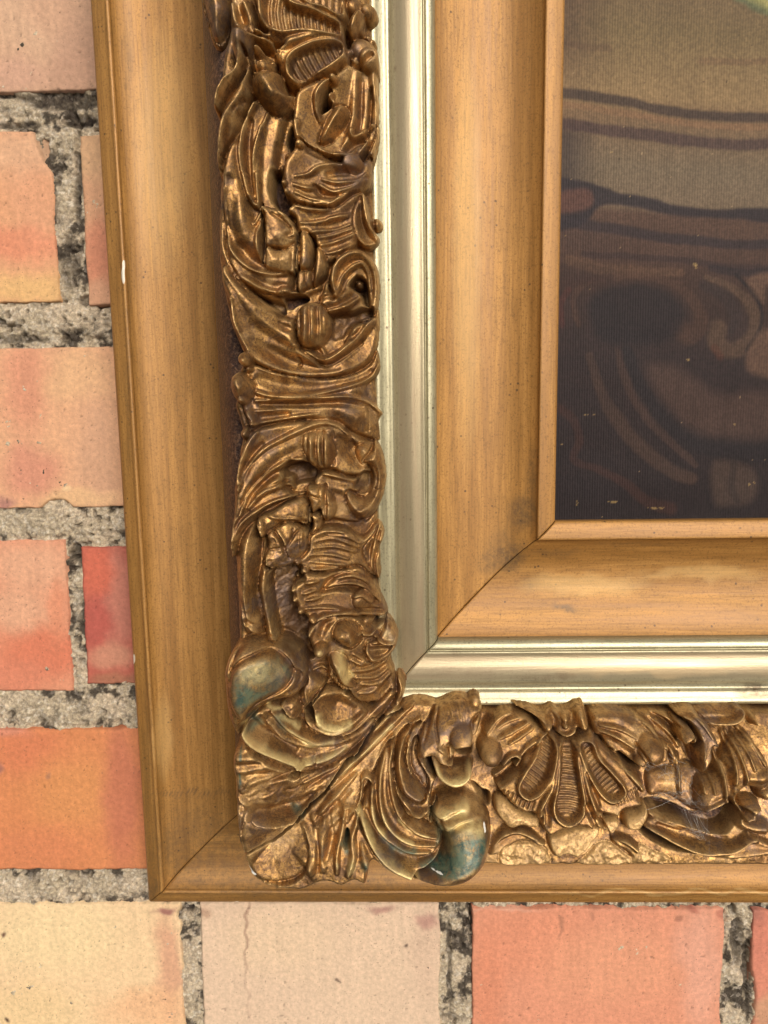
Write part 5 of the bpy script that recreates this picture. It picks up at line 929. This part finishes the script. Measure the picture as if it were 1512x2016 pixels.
brick(928, 1787, 1422, 2150, (222, 148, 116), [(1050, 1860, 130, 80, (222, 142, 108), .7), (1200, 1900, 160, 90, (226, 156, 120), .7), (1380, 1900, 50, 160, (226, 168, 144), .6), (1104, 1826, 4, 30, (178, 120, 94), .85), (1160, 1797, 4, 12, (184, 124, 98), .7), (1365, 1795, 18, 10, (176, 104, 84), .9), (1340, 1814, 8, 5, (170, 112, 90), .8), (1420, 1800, 12, 14, (180, 106, 90), .6), (960, 1950, 40, 120, (216, 134, 100), .6), (980, 1794, 90, 5, (226, 170, 144), .6)], 20)
brick(1474, 1790, 1960, 2150, (214, 134, 108), [(1500, 1850, 30, 60, (208, 126, 104), .7), (1505, 1990, 30, 40, (198, 150, 116), .8), (1490, 1800, 20, 30, (176, 112, 96), .8)], 21, [[(1460, 1800), (1478, 1830), (1480, 1900), (1488, 1960), (1478, 2030), (1460, 2030)]])
for (l, t, r, b, c) in ((520, -210, 1300, 178, PK), (1350, -210, 2000, 178, OR), (670, 258, 1300, 600, OR), (1350, 258, 1980, 600, PK), (590, 678, 1240, 1000, OR), (1290, 678, 1960, 1000, PK), (670, 1072, 1290, 1348, PK), (1340, 1072, 1960, 1348, OR), (470, 1432, 1060, 1714, OR), (1110, 1432, 1760, 1714, PK), (-900, 678, -220, 1000, OR), (-850, 1432, -300, 1714, PK), (-850, 1776, -290, 2140, OR)):
    brick(l, t, r, b, c, [], 40 + (l % 17), detail=False)
# mortar: one rough bed, recessed between the bricks
MR = 2.6
def mortar(ax0, ax1, az0, az1, res):
    X, Z = np.meshgrid(np.arange(ax0, ax1, res), np.arange(az0, az1, res), indexing='ij')
    px, py = wproj(X, np.full(X.shape, 10.0), Z)
    big = fbm(X, Z, 90, 3, 201); med = fbm(X, Z, 22, 4, 203, .6); fine = fbm(X, Z, 6, 2, 205)
    Y = 7 + 8 * (big - .5) + 16 * (med - .5) + 7 * (fine - .5)
    pit = sstep(.70, .80, vnoise(X / 11, Z / 11, 207)) * sstep(.4, .6, big); Y += 14 * pit
    dark = sstep(.5, .62, fbm(X, Z, 34, 5, 209, .65)) * .9
    def pat(x, y, rx, ry, a, dy=0):
        nonlocal dark, Y
        q = np.sqrt(((px + 14 * (med - .5) - x) / rx) ** 2 + ((py + 14 * (med - .5) - y) / ry) ** 2); w = 1 - sstep(.6, 1.15, q)
        dark = np.maximum(dark, a * w * (.55 + .9 * (med - .15))) if a > 0 else dark * (1 + a * w); Y = Y + dy * w
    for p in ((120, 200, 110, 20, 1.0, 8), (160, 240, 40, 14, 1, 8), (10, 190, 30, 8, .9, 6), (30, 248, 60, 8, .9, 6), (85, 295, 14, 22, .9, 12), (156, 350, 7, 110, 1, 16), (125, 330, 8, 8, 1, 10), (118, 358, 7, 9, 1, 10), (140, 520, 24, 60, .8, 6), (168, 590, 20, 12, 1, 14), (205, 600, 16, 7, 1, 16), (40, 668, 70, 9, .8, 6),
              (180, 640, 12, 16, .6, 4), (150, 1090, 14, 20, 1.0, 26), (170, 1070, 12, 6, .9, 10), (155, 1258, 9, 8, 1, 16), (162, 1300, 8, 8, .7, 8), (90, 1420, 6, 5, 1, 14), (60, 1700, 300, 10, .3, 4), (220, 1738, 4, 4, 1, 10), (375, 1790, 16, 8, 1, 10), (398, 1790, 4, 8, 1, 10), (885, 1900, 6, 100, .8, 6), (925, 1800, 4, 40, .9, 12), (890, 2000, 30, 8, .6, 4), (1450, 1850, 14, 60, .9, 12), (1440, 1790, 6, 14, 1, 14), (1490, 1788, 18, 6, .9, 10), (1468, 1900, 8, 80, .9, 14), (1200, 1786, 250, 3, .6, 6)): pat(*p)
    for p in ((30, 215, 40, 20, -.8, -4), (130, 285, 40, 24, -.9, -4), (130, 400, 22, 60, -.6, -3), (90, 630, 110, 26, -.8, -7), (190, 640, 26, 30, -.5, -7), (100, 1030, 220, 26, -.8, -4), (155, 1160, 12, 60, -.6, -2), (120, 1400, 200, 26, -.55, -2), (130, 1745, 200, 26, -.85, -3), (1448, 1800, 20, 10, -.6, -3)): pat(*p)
    c = np.ones(X.shape + (3,)) * srgb(184, 166, 138); warm = sstep(.45, .65, fbm(X, Z, 60, 3, 211))[..., None]
    c = c * (1 - warm) + srgb(196, 176, 148) * warm; g = sstep(.5, .62, fine)[..., None] * .35; c = c * (1 - g) + srgb(120, 108, 94) * g
    sp = sstep(.66, .8, vnoise(X / 5, Z / 5, 213))[..., None] * .5; c = c * (1 - sp) + srgb(216, 204, 184) * sp
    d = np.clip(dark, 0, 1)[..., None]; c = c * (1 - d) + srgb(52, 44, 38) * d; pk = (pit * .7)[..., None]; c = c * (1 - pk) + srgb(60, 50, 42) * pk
    idm = np.arange(X.size).reshape(X.shape)
    return X, Y, Z, c, idm
xl = float(at_wall(-60, 1000)[0]); xr = float(at_wall(1580, 1900)[0]); zt = float(at_wall(100, -60)[1]); zb = float(at_wall(100, 2080)[1]); zf = float(at_wall(800, 1730)[1]); xf = float(at_wall(330, 100)[0])
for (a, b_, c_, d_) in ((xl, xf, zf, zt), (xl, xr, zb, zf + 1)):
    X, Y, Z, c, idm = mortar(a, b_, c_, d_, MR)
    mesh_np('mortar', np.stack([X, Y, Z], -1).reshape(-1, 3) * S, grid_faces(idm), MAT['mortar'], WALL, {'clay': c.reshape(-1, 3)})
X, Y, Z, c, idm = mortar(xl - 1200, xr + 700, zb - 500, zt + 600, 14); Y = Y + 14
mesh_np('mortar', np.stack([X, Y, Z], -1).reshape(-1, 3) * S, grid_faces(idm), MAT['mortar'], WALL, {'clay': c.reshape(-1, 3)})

# ------------------------------------------------------------------ cobweb
web = empty('cobweb', 'dusty white cobweb caught in the carving right of the shell on the bottom rail', 'cobweb', MF)
Vw, Fw = [], []
def relief_height(x, z):
    i = np.clip(((x - GX0) / RES).astype(int), 0, GNX - 1); j = np.clip(((z - GZ0) / RES).astype(int), 0, GNZ - 1); return Hh_[i, j]
def thread(p, q, sag, r, lift):
    n = 7; t = np.linspace(0, 1, n); x = p[0] + (q[0] - p[0]) * t; z = p[1] + (q[1] - p[1]) * t - sag * 4 * t * (1 - t)
    hgt = relief_height(x, z) + lift; hgt = np.maximum(hgt, hgt[0] + (hgt[-1] - hgt[0]) * t) 
    base = len(Vw)
    for k in range(n):
        for a in range(3): an = a * 2.094; Vw.append(((x[k] + r * math.cos(an)) * S, (-hgt[k] + r * math.sin(an) * .5) * S, (z[k] + r * math.sin(an)) * S))
    for k in range(n - 1):
        for a in range(3): b = (a + 1) % 3; Fw.append((base + k * 3 + a, base + k * 3 + b, base + k * 3 + 3 + b, base + k * 3 + 3 + a))
def wp(x, y): return at_relief(np.array(1150 + x * .2394), np.array(1350 + y * .2394), 14)
for k in range(210):
    c0 = [(700, 700), (820, 800), (870, 930), (640, 950), (930, 1100), (980, 1220), (740, 900), (540, 640)][k % 8]; a = rng.uniform(0, 6.28); L = rng.uniform(20, 110)
    c = np.array(c0) + rng.normal(0, 38, 2); thread(wp(*(c - L * np.array([math.cos(a), math.sin(a)]) * .5)), wp(*(c + L * np.array([math.cos(a), math.sin(a)]) * .5)), rng.uniform(-6, 6), rng.uniform(.07, .17), rng.uniform(1, 7))
for p, q in (((480, 975), (760, 900)), ((600, 870), (900, 960)), ((560, 960), (660, 850)), ((700, 560), (850, 640)), ((940, 1060), (1060, 1250)), ((900, 1000), (980, 1230)), ((540, 640), (720, 650))): thread(wp(*p), wp(*q), 4, .22, 5)
w_o = mesh_np('web_threads', Vw, Fw, MAT['web'], web)
w_o['kind'] = 'stuff'
